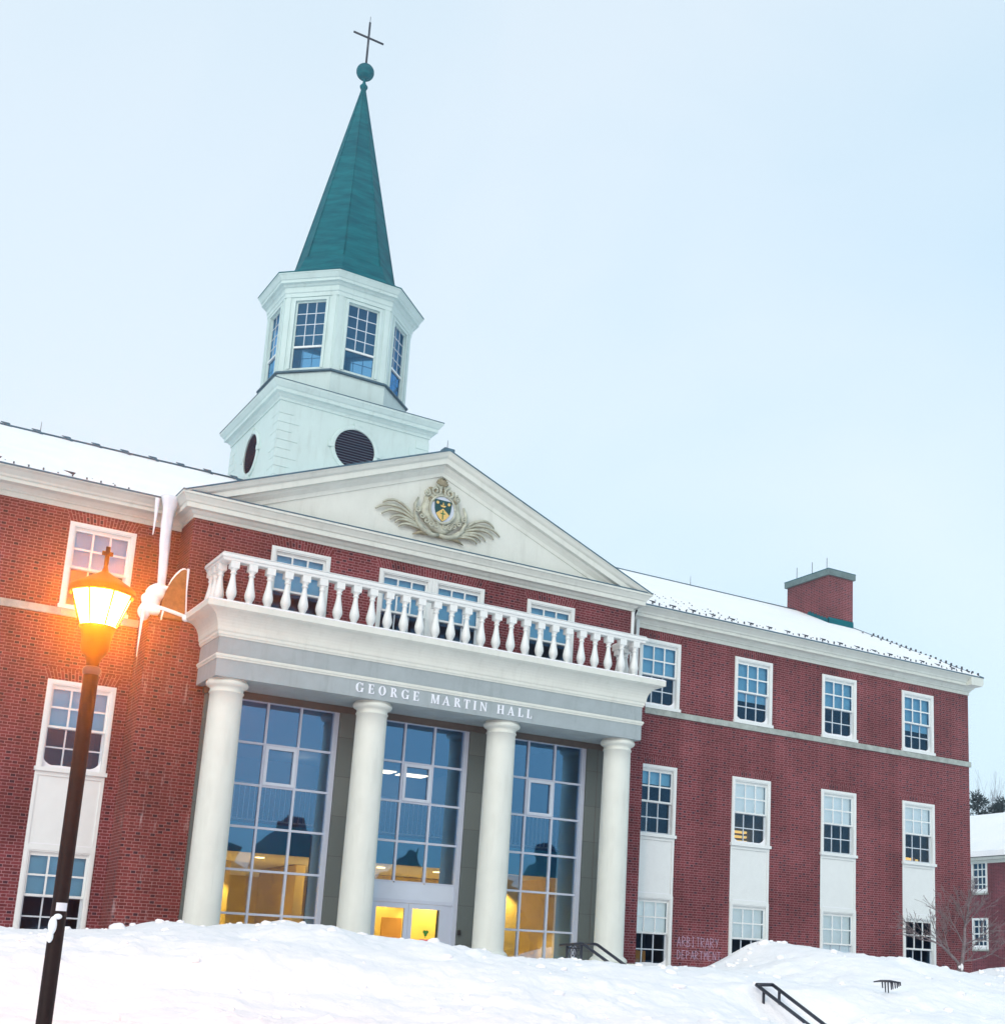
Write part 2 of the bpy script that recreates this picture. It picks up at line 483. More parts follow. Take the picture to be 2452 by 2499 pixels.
WPOS = {}
def link(o, parent=None, at=(0, 0, 0)):
    at = Vector(at)
    col.objects.link(o)
    if parent is not None:
        o.parent = parent
        o.location = at - WPOS[parent.name]
    else: o.location = at
    WPOS[o.name] = at
    return o
def obj(name, mb, parent=None, at=(0, 0, 0)):
    me = mb.build(name) if isinstance(mb, MB) else mb
    return link(bpy.data.objects.new(name, me), parent, at)
def thing(name, label, cat, at=(0, 0, 0), group=None):
    o = bpy.data.objects.new(name, None)
    o.empty_display_size = 0.3
    link(o, None, at)
    return tag(o, label, cat, group)
def tag(o, label, cat, group=None):
    o['label'] = label; o['category'] = cat
    if group: o['group'] = group
    return o
def lab(o, t):
    o['label'] = t; return o
def base_at(o, at):
    """move a single-mesh thing's origin to its base without moving its shape"""
    at = Vector(at)
    o.data.transform(Matrix.Translation(-at)); o.location = at; WPOS[o.name] = at
    return o

# ------------------------------------------------------------------ snow ground
SIL = [(-40, -1.15), (-14, -1.15), (-9.295, -1.123), (-8.685, -1.108), (-8.092, -1.068), (-7.547, -1.033), (-7.288, -1.003), (-7.031, -0.921), (-6.769, -0.856), (-6.498, -0.841), (-6.252, -0.88), (-5.898, -0.913), (-5.374, -0.822), (-4.829, -0.803), (-4.539, -0.739), (-4.344, -0.687), (-4.139, -0.717), (-3.857, -0.816), (-3.61, -0.884), (-3.365, -0.905), (-3.124, -0.866), (-2.8, -0.91), (-2.407, -0.9), (-1.96, -1.009), (-1.817, -0.952), (-1.624, -1.038), (-1.399, -1.044), (-1.167, -1.102), (-1.005, -1.231), (-0.698, -1.235), (-0.215, -1.232), (0.244, -1.237), (0.827, -1.224), (1.423, -1.225), (2.032, -1.215), (2.658, -1.239), (3.3, -1.275), (3.8, -1.30), (4.058, -1.28), (4.452, -1.302), (4.91, -1.341), (5.491, -1.39), (5.84, -1.262), (6.313, -1.094), (6.793, -0.847), (7.035, -0.669), (7.407, -0.546), (7.787, -0.538), (8.237, -0.6), (8.695, -0.743), (9.358, -0.814), (10.035, -0.872), (10.726, -0.961), (11.432, -1.022), (12.154, -1.079), (12.89, -1.158), (13.645, -1.154), (14.339, -1.147), (14.813, -1.023), (15.375, -0.912), (16.06, -0.843), (20, -0.8), (60, -0.9)]
def lerp_tab(T, x):
    if x <= T[0][0]: return T[0][1]
    for (a, b), (c, d) in zip(T, T[1:]):
        if x <= c: return b + (d - b) * (x - a) / (c - a)
    return T[-1][1]
GT = [(0, 0), (1.5, -.03), (3, -.14), (4.5, -.32), (6, -.56), (7, -.88), (8.5, -1.12), (11, -1.2), (14, -1.42), (18, -1.65), (24, -1.8), (60, -1.8)]
def snow_z(x, y):
    t = -5.0 - y
    zr = lerp_tab(SIL, x)
    if t >= 0:
        w = min(1.0, t / 7.0)
        zr2 = zr * (1 - w) + (-1.05) * w
        z = zr2 + lerp_tab(GT, t)
    else:
        w = min(1.0, -t / 3.5)
        z = (zr - 0.05 * -t) * (1 - w) + (-1.75) * w
        if x > 14: z = max(z, -1.95)
    f = min(1.0, t / 2.6) if t >= 0 else min(.5, -t / 5.0)
    n1 = noise.fractal(Vector((x * .35, y * .35, 3.1)), 1.0, 2.0, 3)
    n2 = noise.fractal(Vector((x * 1.3, y * 1.3, 7.7)), 0.9, 2.1, 5)
    n3 = noise.fractal(Vector((x * 5.0, y * 5.0, 1.7)), 0.8, 2.1, 3)
    n4 = noise.turbulence(Vector((x * .9 + 4, y * .9, 2.2)), 4, True)
    z += f * (0.11 * n1 + 0.055 * n2 + 0.06 * (n4 - .5)) + 0.028 * n3 * (.25 + .75 * f)
    n5 = noise.turbulence(Vector((x * 2.6, y * 2.6, 9.1)), 3, True)
    z += .10 * f * max(0, n1 + .15) * (n5 - .3)
    # broad drifts on the near slope
    if t > 5.6: z -= .75 * math.exp(-((x - 3.0) / 1.1) ** 2) * min(1, (t - 5.6) / 1.2)
    if t > 0:
        z += 0.16 * math.exp(-((x + 6.5) / 1.8) ** 2 - ((t - 5.0) / 1.6) ** 2)
        z += 0.12 * math.exp(-((x + 3.0) / 1.4) ** 2 - ((t - 6.5) / 1.3) ** 2)
        z += 0.14 * math.exp(-((x - 9.5) / 1.6) ** 2 - ((t - 3.2) / 1.2) ** 2)
    return z
def axis(lo, hi, fine0, fine1, fs):
    a = []; q = fine0
    while q <= fine1 + 1e-6: a.append(q); q += fs
    s, q = fs, fine0
    pre = []
    while q > lo: s *= 1.35; q -= s; pre.append(q)
    s, q = fs, a[-1]
    post = []
    while q < hi: s *= 1.35; q += s; post.append(q)
    return pre[::-1] + a + post
xs = axis(-400, 500, -13, 20, 0.085)
ys = axis(-400, 600, -19, -1.0, 0.085)
V = [(x, y, snow_z(x, y)) for y in ys for x in xs]
nx = len(xs)
F = [(j * nx + i, j * nx + i + 1, (j + 1) * nx + i + 1, (j + 1) * nx + i) for j in range(len(ys) - 1) for i in range(nx - 1)]
mb = MB(); mb.mesh(V, F, 'snow', True)
rc = random.Random(31)                                 # frozen clods along the ploughed bank
for k in range(420):
    cx_, cy_ = rc.uniform(-12, 17), rc.choice((rc.gauss(-5.2, .5), rc.uniform(-15, -5.5)))
    cr = rc.choice((.025, .03, .04, .05, .07, .09)) * rc.uniform(.8, 1.2)
    i0 = len(mb.v); cz_ = snow_z(cx_, cy_) + cr * .1
    if cy_ > -5.3: cr *= .6
    mb.sphere((cx_, cy_, cz_), cr, 'snow', 9, 6, (rc.uniform(.8, 1.5), rc.uniform(.8, 1.3), rc.uniform(.5, .8)))
    for q in range(i0, len(mb.v)):
        v = Vector(mb.v[q]); mb.v[q] = tuple(v + noise.noise_vector(v * (1.2 / cr)) * cr * .3)
g = obj('snow_ground', mb)
g['kind'] = 'structure'; g['label'] = 'deep trampled snow banked up in front of the hall'

# ------------------------------------------------------------------ hall
Z0 = -2.6
hall = thing('college_hall', 'red brick hall with white columned portico, pediment and green spire', 'building', (0, -1.06, Z0))
XE = 20.18                                            # end wall
BW, YC = 5.933, -1.06                                 # centre block half width, front plane
HW = 0.7126                                           # window half width
ZT = {3: 7.8945, 2: 4.2945, 1: 0.70}
WX = [7.6137 + 3.4005 * i for i in range(4)]

def wall_holes(mb, x0, x1, z0, z1, y, depth, holes, mat):
    """front face of a wall at plane y with rectangular openings (x0,x1,z0,z1) and their reveals"""
    X = sorted({x0, x1, *[h[0] for h in holes], *[h[1] for h in holes]})
    Zs = sorted({z0, z1, *[h[2] for h in holes], *[h[3] for h in holes]})
    for a, b in zip(X, X[1:]):
        for c, d in zip(Zs, Zs[1:]):
            mx, mz = (a + b) / 2, (c + d) / 2
            if any(h[0] < mx < h[1] and h[2] < mz < h[3] for h in holes): continue
            mb.face([(a, y, c), (b, y, c), (b, y, d), (a, y, d)], mat)
    for a, b, c, d in holes:
        mb.face([(a, y, c), (a, y, d), (a, y + depth, d), (a, y + depth, c)], mat)
        mb.face([(b, y, d), (b, y, c), (b, y + depth, c), (b, y + depth, d)], mat)
        mb.face([(a, y, d), (b, y, d), (b, y + depth, d), (a, y + depth, d)], mat)
        mb.face([(b, y, c), (a, y, c), (a, y + depth, c), (b, y + depth, c)], mat)

RIDGE_Y, RIDGE_Z = 7.55, 12.45
YB = 15.7
# right wing wall (front, gable end, back)
mb = MB()
holes = []
for x in WX:
    holes.append((x - HW, x + HW, ZT[3] - 2.0, ZT[3]))
    holes.append((x - HW, x + HW, -1.32, ZT[2]))
wall_holes(mb, BW, XE, Z0, 8.3, 0.0, 0.3, holes, 'brick')
mb.face([(XE, 0, Z0), (XE, YB, Z0), (XE, YB, 8.5), (XE, RIDGE_Y, 12.3), (XE, 0, 8.5)], 'brick')
mb.face([(XE, YB, Z0), (-XE, YB, Z0), (-XE, YB, 8.5), (XE, YB, 8.5)], 'brick')
obj('wall', mb, hall)
# left wing wall
mb = MB()
holes = []
for x in WX[:2]:
    holes.append((-x - HW, -x + HW, ZT[3] - 2.0, ZT[3]))
    holes.append((-x - HW, -x + HW, -1.32, ZT[2]))
wall_holes(mb, -XE, -BW, Z0, 8.3, 0.0, 0.3, holes, 'brick')
mb.face([(-XE, YB, Z0), (-XE, 0, Z0), (-XE, 0, 8.5), (-XE, RIDGE_Y, 12.3), (-XE, YB, 8.5)], 'brick')
obj('wall', mb, hall)
# centre block upper wall (above the portico) with its return walls
CW = [(-3.393, .716), (-0.727, .70), (0.727, .70), (3.393, .716)]
CT = 7.9716
mb = MB()
wall_holes(mb, -BW, BW, 5.2, 8.32, YC, 0.3, [(x - h, x + h, CT - 2.0, CT) for x, h in CW], 'brick')
mb.face([(-BW, 0, 5.2), (-BW, YC, 5.2), (-BW, YC, 8.32), (-BW, 0, 8.32)], 'brick')
mb.face([(BW, YC, 5.2), (BW, 0, 5.2), (BW, 0, 8.32), (BW, YC, 8.32)], 'brick')
obj('wall', mb, hall)
# lower projecting piers either side of the entrance
PX = 6.5
for sgn, mt in ((-1, 'brick_frosted'), (1, 'brick')):
    mb = MB()
    a, b = sorted((sgn * 5.25, sgn * (PX if sgn > 0 else 6.62)))
    mb.box(a, b, -1.03, 0.02, Z0, 5.80, mt)
    obj('brick_pier', mb, hall)

# jack arches
def jack_arch(xc, hw, zt, y):
    mb = MB(); n = max(6, int(round(2 * hw / 0.0677))); ex = 0.11; h = 0.265
    for i in range(n):
        b0, b1 = xc - hw + 2 * hw * i / n, xc - hw + 2 * hw * (i + 1) / n
        t0, t1 = xc - hw - ex + 2 * (hw + ex) * i / n, xc - hw - ex + 2 * (hw + ex) * (i + 1) / n
        o = (i % 2) * 0.0677
        v0, v1 = i * 0.0677 + 0.0004, (i + 1) * 0.0677 - 0.0004
        mb.face([(b0, y - .004, zt), (b1, y - .004, zt), (t1, y - .004, zt + h), (t0, y - .004, zt + h)], 'brick', [(0.0, v0), (0.0, v1), (.27, v1), (.27, v0)])
    z1 = zt + h
    mb.face([(xc - hw, y - .004, zt), (xc - hw, y, zt), (xc + hw, y, zt), (xc + hw, y - .004, zt)], 'brick')
    return mb
for s, n in ((1, 4), (-1, 2)):
    for i in range(n):
        for r in (3, 2): obj('lintel', jack_arch(s * WX[i], HW, ZT[r] + .004, 0.0), hall)
for x, h in ((-3.393, .716), (0, 1.437), (3.393, .716)): obj('lintel', jack_arch(x, h, CT + .004, YC), hall)

# ---- windows: window (casing) > sash, pane, blind, room_back, frost
ZS = 2.0
def casing_mb(hw):
    mb = MB(); c = .11
    mb.box(-hw, -hw + c, -.03, .14, 0, ZS, 'trim_white')
    mb.box(hw - c, hw, -.03, .14, 0, ZS, 'trim_white')
    mb.box(-hw + c, hw - c, -.028, .14, ZS - c, ZS, 'trim_white')
    mb.box(-hw - .03, hw + .03, -.075, .14, -.002, .085, 'trim_white')       # sill
    mb.box(-hw + .02, -hw + c - .03, -.045, -.03, .085, ZS - .02, 'trim_white')
    mb.box(hw - c + .03, hw - .02, -.045, -.03, .085, ZS - .02, 'trim_white')
    mb.box(-hw + c - .03, hw - c + .03, -.0445, -.028, ZS - c + .03, ZS - .02, 'trim_white')
    mb.box(-hw + c, hw - c, .02, .14, ZS - c - .035, ZS - c, 'trim_white')
    return mb
def sash_mb(hw, z0, z1, y, mat, mun=.042, bot=.05, top=.05):
    mb = MB(); w = hw - .11; st = .045
    mb.box(-w, -w + st, y, y + .04, z0, z1, mat); mb.box(w - st, w, y, y + .04, z0, z1, mat)
    mb.box(-w + st, w - st, y, y + .04, z0, z0 + bot, mat); mb.box(-w + st, w - st, y, y + .04, z1 - top, z1, mat)
    for k in (1, 2):
        x = -w + st + (2 * w - 2 * st) * k / 3
        mb.box(x - mun / 2, x + mun / 2, y + .003, y + .036, z0 + bot, z1 - top, mat)
    zm = (z0 + bot + z1 - top) / 2
    mb.box(-w + st, w - st, y + .006, y + .033, zm - mun / 2, zm + mun / 2, mat)
    return mb
def pane_mb(hw, z0, z1, y):
    mb = MB(); w = hw - .12
    mb.face([(-w, y, z0), (w, y, z0), (w, y, z1), (-w, y, z1)], 'glass'); return mb
ME = {}
def me(key, fn):
    if key not in ME: ME[key] = fn().build(key[0])
    return ME[key]
ZM = 0.985
def frost_mb(hw, k):
    w = hw - .112; r = random.Random(k); mb = MB()
    h = .05 + .04 * r.random(); q = .16 + .12 * r.random(); p = .16 + .14 * r.random()
    pts = [(-w, .087), (w, .087), (w, h + p + .08)]
    for i in range(1, 7):
        a = i / 7 * math.pi / 2
        pts.append((w - q * (1 - math.cos(a)) , h + .087 + p * (1 - math.sin(a))))
    for i in range(1, 6): pts.append((w - q - (2 * w - 2 * q) * i / 6, h + .087 + .02 * r.random()))
    for i in range(6, 0, -1):
        a = i / 7 * math.pi / 2
        pts.append((-w + q * (1 - math.cos(a)), h + .087 + p * (1 - math.sin(a))))
    pts.append((-w, h + p + .08))
    mb.prism(pts, .068, .088, 'frost'); return mb
def room_mb(hw, dark, extra=None):
    mb = MB(); w = hw - .1; d = 1.1
    mb.face([(-w, d, 0), (w, d, 0), (w, d, ZS), (-w, d, ZS)], dark)
    mb.face([(-w, .16, 0), (-w, d, 0), (-w, d, ZS), (-w, .16, ZS)], dark); mb.face([(w, d, 0), (w, .16, 0), (w, .16, ZS), (w, d, ZS)], dark)
    mb.face([(-w, .16, 0), (w, .16, 0), (w, d, 0), (-w, d, 0)], dark); mb.face([(-w, d, ZS), (w, d, ZS), (w, .16, ZS), (-w, .16, ZS)], dark)
    if extra == 'shelves':
        for z in (.22, .36, .50): mb.box(-.05, w - .04, .9, 1.0, z, z + .06, 'lit_shelf')
    if extra == 'books':
        x = -w + .05
        r = random.Random(3)
        while x < w - .1:
            k = .05 + r.random() * .09
            mb.box(x, x + k - .01, .5, .62, .09, .2 + .1 * r.random(), 'lit_shelf' if r.random() > .45 else 'wood_door'); x += k
    if extra == 'box': mb.box(-.30, 0.12, .35, .6, .09, .50, 'wood_box')
    if extra == 'papers':
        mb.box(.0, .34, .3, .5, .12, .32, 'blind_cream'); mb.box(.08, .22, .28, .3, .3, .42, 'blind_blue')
    return mb
def window(x, zt, y, hw=HW, blind='blind_blue', drop=0.98, room='room_dark', extra=None, frost=True, seed=0):
    """drop = blind's lower edge, as height above the sill"""
    z0 = zt - ZS
    hk = round(hw, 3)
    w = obj('window', me(('window', hk), lambda: casing_mb(hw)), hall, (x, y, z0))
    at = (x, y, z0)
    s = obj('upper_sash', me(('upper_sash', hk), lambda: sash_mb(hw, ZM - .03, ZS - .145, .03, 'trim_white')), w, at)
    s = obj('lower_sash', me(('lower_sash', hk), lambda: sash_mb(hw, .085, ZM + .01, .09, 'sash_grey', .032)), w, at)
    obj('pane', me(('pane', hk, 1), lambda: pane_mb(hw, ZM, ZS - .16, .05)), w, at)
    obj('pane', me(('pane', hk, 0), lambda: pane_mb(hw, .1, ZM, .11)), w, at)
    def bl():
        mb = MB(); q = hw - .125
        mb.face([(-q, .145, drop), (q, .145, drop), (q, .145, ZS - .1), (-q, .145, ZS - .1)], blind)
        mb.box(-q, q, .137, .155, drop - .03, drop, blind)
        return mb
    if blind: obj('blind', me(('blind', hk, blind, drop), bl), w, at)
    obj('room_back', me(('room_back', hk, room, extra), lambda: room_mb(hw, room, extra)), w, at)
    if frost: obj('frost', me(('frost', hk, seed % 4), lambda: frost_mb(hw, seed % 4)), w, at)
    return w
# right wing
window(WX[0], ZT[3], 0, seed=0); window(WX[1], ZT[3], 0, drop=.74, seed=1); window(WX[2], ZT[3], 0, seed=2); window(WX[3], ZT[3], 0, drop=.75, seed=3)
window(WX[0], ZT[2], 0, blind='blind_blue', drop=1.5, frost=False)
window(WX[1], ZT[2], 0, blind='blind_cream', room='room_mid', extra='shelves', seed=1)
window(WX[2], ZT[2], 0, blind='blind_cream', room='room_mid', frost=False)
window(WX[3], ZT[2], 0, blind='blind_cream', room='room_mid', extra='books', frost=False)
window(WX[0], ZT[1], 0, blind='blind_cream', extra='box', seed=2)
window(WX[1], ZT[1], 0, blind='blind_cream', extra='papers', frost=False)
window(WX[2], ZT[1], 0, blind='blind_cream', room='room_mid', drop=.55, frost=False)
window(WX[3], ZT[1], 0, blind=None, seed=3)
# left wing
window(-WX[0], ZT[3], 0, drop=1.0, frost=False); window(-WX[0], ZT[2], 0, seed=1); window(-WX[0], ZT[1], 0, seed=0)
window(-WX[1], ZT[3], 0, frost=False); window(-WX[1], ZT[2], 0, seed=3); window(-WX[1], ZT[1], 0, seed=2)
# centre block
for i, (x, h) in enumerate(CW): window(x, CT, YC, hw=h, drop=(1.0, .99, .98, 1.02)[i], frost=False)
mb = MB(); mb.box(-.026, .026, YC - .033, YC + .14, CT - 2.0, CT, 'trim_white'); obj('mullion', mb, hall)
# spandrel panels between the storeys
def spandrel_mb():
    mb = MB(); h0, h1 = ZT[1], ZT[2] - 2.0
    mb.box(-HW, HW, .02, .10, h0, h1 - .001, 'trim_white')
    mb.box(-HW, HW, -.012, .02, h1 - .09, h1 - .004, 'trim_white'); mb.box(-HW, HW, -.012, .02, h0, h0 + .05, 'trim_white')
    mb.box(-HW, -HW + .07, -.006, .02, h0 + .05, h1 - .09, 'trim_white'); mb.box(HW - .07, HW, -.006, .02, h0 + .05, h1 - .09, 'trim_white')
    mb.box(-HW + .1, HW - .1, -.014, .02, h0 + .05, h0 + .068, 'frost')
    return mb
sme = spandrel_mb().build('spandrel_panel')
for x in WX + [-WX[0], -WX[1]]: obj('spandrel_panel', sme, hall, (x, 0, 0))

# string course
for a, b in ((PX, XE + .06), (-XE, -6.62)):
    mb = MB(); q = a; r = random.Random(5)
    while q < b - .01:
        e = min(b, q + 1.7)
        mb.box(q + .003, e - .003, -.05 - .003 * r.random(), .05, 5.725, 5.893, 'string_stone'); q = e
    obj('string_course', mb, hall)

# wing cornices
WPROF = [(-.1, 8.165), (.03, 8.165), (.03, 8.27), (.07, 8.285), (.07, 8.31), (.12, 8.36), (.16, 8.39), (.36, 8.395), (.36, 8.47), (.40, 8.49), (.42, 8.53), (.52, 8.62), (.58, 8.645), (.60, 8.65), (.60, 8.675), (-.1, 8.69)]
def wcorn(path):
    mb = MB(); mb.sweep(path, WPROF, 'cream'); return mb
obj('cornice', wcorn([(BW, 0), (XE - .45, 0)]), hall)
mb = MB(); mb.sweep([(XE - .45, 0), (XE + .001, 0), (XE + .001, .5)], [(o if o <= 0.2 else .2 + (o - .2) * .0, z) for o, z in WPROF[:7]] + [(.16, 8.6), (-.1, 8.6)], 'cream', caps=False)
mb.prism([(XE - .45, 8.39), (XE + .06, 8.385), (XE + .12, 8.46), (XE + .12, 8.675), (XE - .45, 8.675)], -.60, -.35, 'cream')
mb.prism([(XE - .45, 8.39), (XE + .04, 8.385), (XE + .10, 8.46), (XE + .10, 8.675), (XE - .45, 8.675)], -.35, .3, 'cream')
obj('cornice_return', mb, hall)
obj('cornice', wcorn([(-XE, 0), (-BW, 0)]), hall)

# centre block cornice and pediment
CPROF = [(-.1, 8.235), (.03, 8.235), (.03, 8.30), (.08, 8.33), (.12, 8.385), (.26, 8.39), (.26, 8.50), (.29, 8.52), (.31, 8.56), (.37, 8.645), (.40, 8.66), (.40, 8.71), (-.1, 8.74)]
mb = MB(); mb.sweep([(-BW, .0), (-BW, YC), (BW, YC), (BW, .0)], CPROF, 'cream')
obj('cornice', mb, hall)
mb = MB(); mb.sweep([(-BW, .0), (-BW, YC), (BW, YC), (BW, .0)], [(.20, 8.715), (.407, 8.713), (.407, 8.742), (.20, 8.76)], 'flashing')
obj('flashing', mb, hall)
PHW, PZ0, PZ1, PSL = 6.323, 8.714, 11.285, (11.285 - 8.714) / 6.323
def rake(prof, mat, zb=8.70):
    """prof: (y, dz) under the roof line of the pediment"""
    V = []; F = []
    for y, dz in prof:
        xe = min(PHW, (PZ1 + dz - zb) / PSL)
        V += [(-xe, y, PZ1 + dz - PSL * xe), (0, y, PZ1 + dz), (xe, y, PZ1 + dz - PSL * xe)]
    for i in range(len(prof) - 1):
        a, b = i * 3, i * 3 + 3
        F += [(a, b, b + 1, a + 1), (a + 1, b + 1, b + 2, a + 2)]
    mb = MB(); mb.mesh(V, F, mat); return mb
mb = rake([(-1.47, 0), (-1.47, -.045), (-1.44, -.075), (-1.40, -.14), (-1.37, -.165), (-1.345, -.18), (-1.345, -.325), (-1.23, -.335), (-1.215, -.40), (-1.17, -.45), (-1.13, -.50), (-1.13, -.60), (-1.10, -.615), (-1.095, -.66), (-1.0, -.66)], 'cream')
obj('raking_cornice', mb, hall)
mb = rake([(-1.478, -.03), (-1.478, .012), (-1.2, .02)], 'flashing')
mb.box(-.14, .14, -1.46, -1.2, PZ1 - .03, PZ1 + .05, 'flashing')
obj('roof_edge', mb, hall)
mb = MB(); mb.prism([(-5.6, 8.70), (5.6, 8.70), (0, 8.70 + 5.6 * PSL)], YC - .035, YC + .1, 'cream')
obj('tympanum', mb, hall)
# pediment roof running back to the main ridge
mb = MB()
for s in (-1, 1):
    p = [(s * PHW, -1.47, PZ0 - .02), (0, -1.47, PZ1 - .02), (0, 9, PZ1 - .02), (s * PHW, 9, PZ0 - .02)]
    mb.face([(x, y, z) for x, y, z in (p if s > 0 else p[::-1])], 'flashing')
    p = [(s * (PHW - .25), -1.2, PZ0 + .10 + .06), (0, -1.2, PZ1 + .05), (0, 9, PZ1 + .05), (s * (PHW - .25), 9, PZ0 + .16)]
    mb.face([(x, y, z) for x, y, z in (p if s > 0 else p[::-1])], 'snow')
obj('pediment_roof', mb, hall)

# main roof under snow
def roof_z(y): return 8.66 + (RIDGE_Z - 8.66) * (y + .6) / (RIDGE_Y + .6)
mb = MB()
def roof_piece(x0, x1):
    z_off = 0.06
    nxx = int((x1 - x0) / .22); nyy = 34
    V = []; F = []
    for j in range(nyy + 1):
        y = -.57 + (RIDGE_Y + .57) * j / nyy
        for i in range(nxx + 1):
            x = x0 + (x1 - x0) * i / nxx
            e = 1 if 0 < j < nyy else 0
            V.append((x, y - .03 * noise.noise(Vector((x * 2.2, 1, 5))) * (j == 0), roof_z(y) + z_off * (1 if j else .35) + .03 * e * noise.noise(Vector((x * .8, y * .8, 0)))))
    for j in range(nyy):
        for i in range(nxx):
            a = j * (nxx + 1) + i; F.append((a, a + 1, a + nxx + 2, a + nxx + 1))
    mb.mesh(V, F, 'snow', True)
    mb.face([(x0, RIDGE_Y, RIDGE_Z + .06), (x1, RIDGE_Y, RIDGE_Z + .06), (x1, YB + .5, 8.6), (x0, YB + .5, 8.6)], 'snow')
roof_piece(2.0, XE + .08); roof_piece(-XE - .08, -2.0)
roof = obj('roof', mb, hall)
lab(roof, 'snow covered pitched roof')
# dark metal roof edges, ridge and rake
mb = MB()
for a, b in ((BW + .2, XE + .13), (-XE - .13, -BW - .2)):
    mb.box(a, b, -.615, -.56, 8.672, 8.708, 'flashing')
for s in (1, -1):
    mb.tube([(s * 1.0, RIDGE_Y, RIDGE_Z + .075), (s * (XE + .1), RIDGE_Y, RIDGE_Z + .075)], .035 if s < 0 else .022, 'flashing', 6)
    mb.tube([(s * (XE + .10), -.6, 8.69), (s * (XE + .10), RIDGE_Y, RIDGE_Z + .05)], .035, 'flashing', 6)
obj('roof_edge', mb, hall)
# ridge cap tabs on the left roof
x = -12.4
while x < -2.6:
    mb = MB(); mb.prism([(x, RIDGE_Z + .085), (x + .30, RIDGE_Z - .03), (x + .22, RIDGE_Z + .085)], RIDGE_Y - .20, RIDGE_Y - .14, 'flashing'); x += .78
    obj('ridge_tab', mb, roof)
# snow guards: one strip of small brackets per row
def guard_row(x0, x1, y, step, h, w, big=0):
    mb = MB(); x = x0; k = 0; r = random.Random(int(x0 * 10 + y * 7))
    while x < x1:
        z = roof_z(y) + .03
        hh = h * (.6 + .7 * r.random())
        if r.random() > (.12 if x0 > 0 else 0): mb.box(x, x + w, y - .012, y + .012, z, z + hh, 'dark_metal')
        if big and k % big == 0:
            mb.prism([(x - .20, z + .075), (x + .02, z + .015), (x + .06, z + .07)], y - .12, y - .10, 'dark_metal')
        x += step; k += 1
    return obj('snow_guard_row', mb, roof)
guard_row(6.3, 20.0, -.40, .235, .075, .035, 3)
guard_row(6.3, 20.0, -.12, .30, .045, .03)
for j in range(5): guard_row(6.4 + .2 * j, 10.8 - j * .3, .35 + .42 * j, .3, .05, .03)
guard_row(-13, -7.2, -.42, .30, .05, .03, 5)
guard_row(-13, -7.2, -.2, .45, .03, .03)
r = random.Random(9)
for q in range(22):
    t = .02 + .62 * q / 21; y = -.6 + t * (RIDGE_Y + .6)
    mb = MB(); mb.box(XE + .04, XE + .085, y, y + .05, roof_z(y) + .05, roof_z(y) + .13 + .04 * r.random(), 'dark_metal'); obj('snow_guard', mb, roof)
    if q % 2: mb = MB(); mb.box(XE - .5, XE - .46, y, y + .05, roof_z(y) + .05, roof_z(y) + .11, 'dark_metal'); obj('snow_guard', mb, roof)
# lightning rods
def rod(x, y, z0, z1, r_=.011):
    mb = MB(); mb.tube([(x, y, z0), (x, y, z1)], [r_, r_ * .5], 'dark_metal', 5); return obj('lightning_rod', mb, hall)
rod(13.92, RIDGE_Y, 12.5, 12.88); rod(-8.25, RIDGE_Y, 12.5, 12.86); rod(-.045, -1.4, 11.3, 11.56)
# chimney
CX0, CX1, CY0, CY1 = 18.95, 20.16, 5.68, 8.1
mb = MB(); mb.box(CX0, CX1, CY0, CY1, 10.6, 13.52, 'brick')
ch = obj('chimney', mb, hall)
mb = MB()
mb.box(CX0 - .09, CX1 + .07, CY0 - .08, CY1 + .08, 13.50, 13.72, 'cap_stone')
mb.box(CX0 - .10, CX1 + .08, CY0 - .09, CY1 + .09, 13.72, 13.745, 'copper_green')
obj('chimney_cap', mb, ch)
mb = MB()
for q in range(9):
    y = CY0 - .02 + q * .17; mb.box(CX0 - .02, CX0, y, y + .17, roof_z(y), roof_z(y) + (.24 if q < 7 else .1), 'copper_green')
mb.box(CX0 - .02, CX1 + .02, CY0 - .02, CY0, 11.55, 11.86, 'copper_green')
obj('chimney_flashing', mb, ch)
for y, zt_ in ((7.6, 14.25), (6.7, 14.25), (5.85, 14.22)):
    mb = MB(); mb.tube([(19.0, y, 13.7), (19.0, y, zt_ + (7.6 - y) * .0)], .012, 'dark_metal', 5); obj('lightning_rod', mb, ch)

# ------------------------------------------------------------------ steeple
TX, TY = -.08, 7.55
mb = MB(); th = 2.34
P4 = [(TX - th, TY + th), (TX - th, TY - th), (TX + th, TY - th), (TX + th, TY + th)]
mb.box(TX - th, TX + th, TY - th, TY + th, 10.2, 14.55, 'cream_steeple')
# quoins at the corners
for k in range(14):
    z = 11.0 + k * .27
    if z + .25 > 14.42: break
    wq = .42 if k % 2 else .62
    for sx in (-1, 1):
        a, b = sorted((TX + sx * (th + .014), TX + sx * (th - wq)))
        mb.box(a, b, TY - th - .016, TY - th + .1, z, z + .255, 'cream_steeple')
        if sx < 0: mb.box(TX - th - .0135, TX - th + .1, TY - th + .1, TY - th + (1.04 - wq), z, z + .255, 'cream_steeple')
        if sx < 0: mb.box(TX - th - .0135, TX - th + .1, TY + th - (1.04 - wq), TY + th + .01, z, z + .255, 'cream_steeple')
steeple = obj('steeple', mb, hall)
mb = MB(); mb.sweep(P4, [(-.1, 14.36), (.03, 14.36), (.03, 14.44), (.08, 14.48), (.11, 14.55), (.20, 14.56), (.20, 14.66), (.24, 14.69), (.30, 14.78), (.32, 14.80), (.32, 14.865), (-.1, 14.90)], 'cream_steeple', closed=True)
obj('steeple_cornice', mb, steeple)
mb = MB(); mb.sweep(P4, [(.20, 14.872), (.335, 14.866), (.335, 14.885), (-1.0, 14.98)], 'flashing', closed=True)
obj('steeple_flashing', mb, steeple)
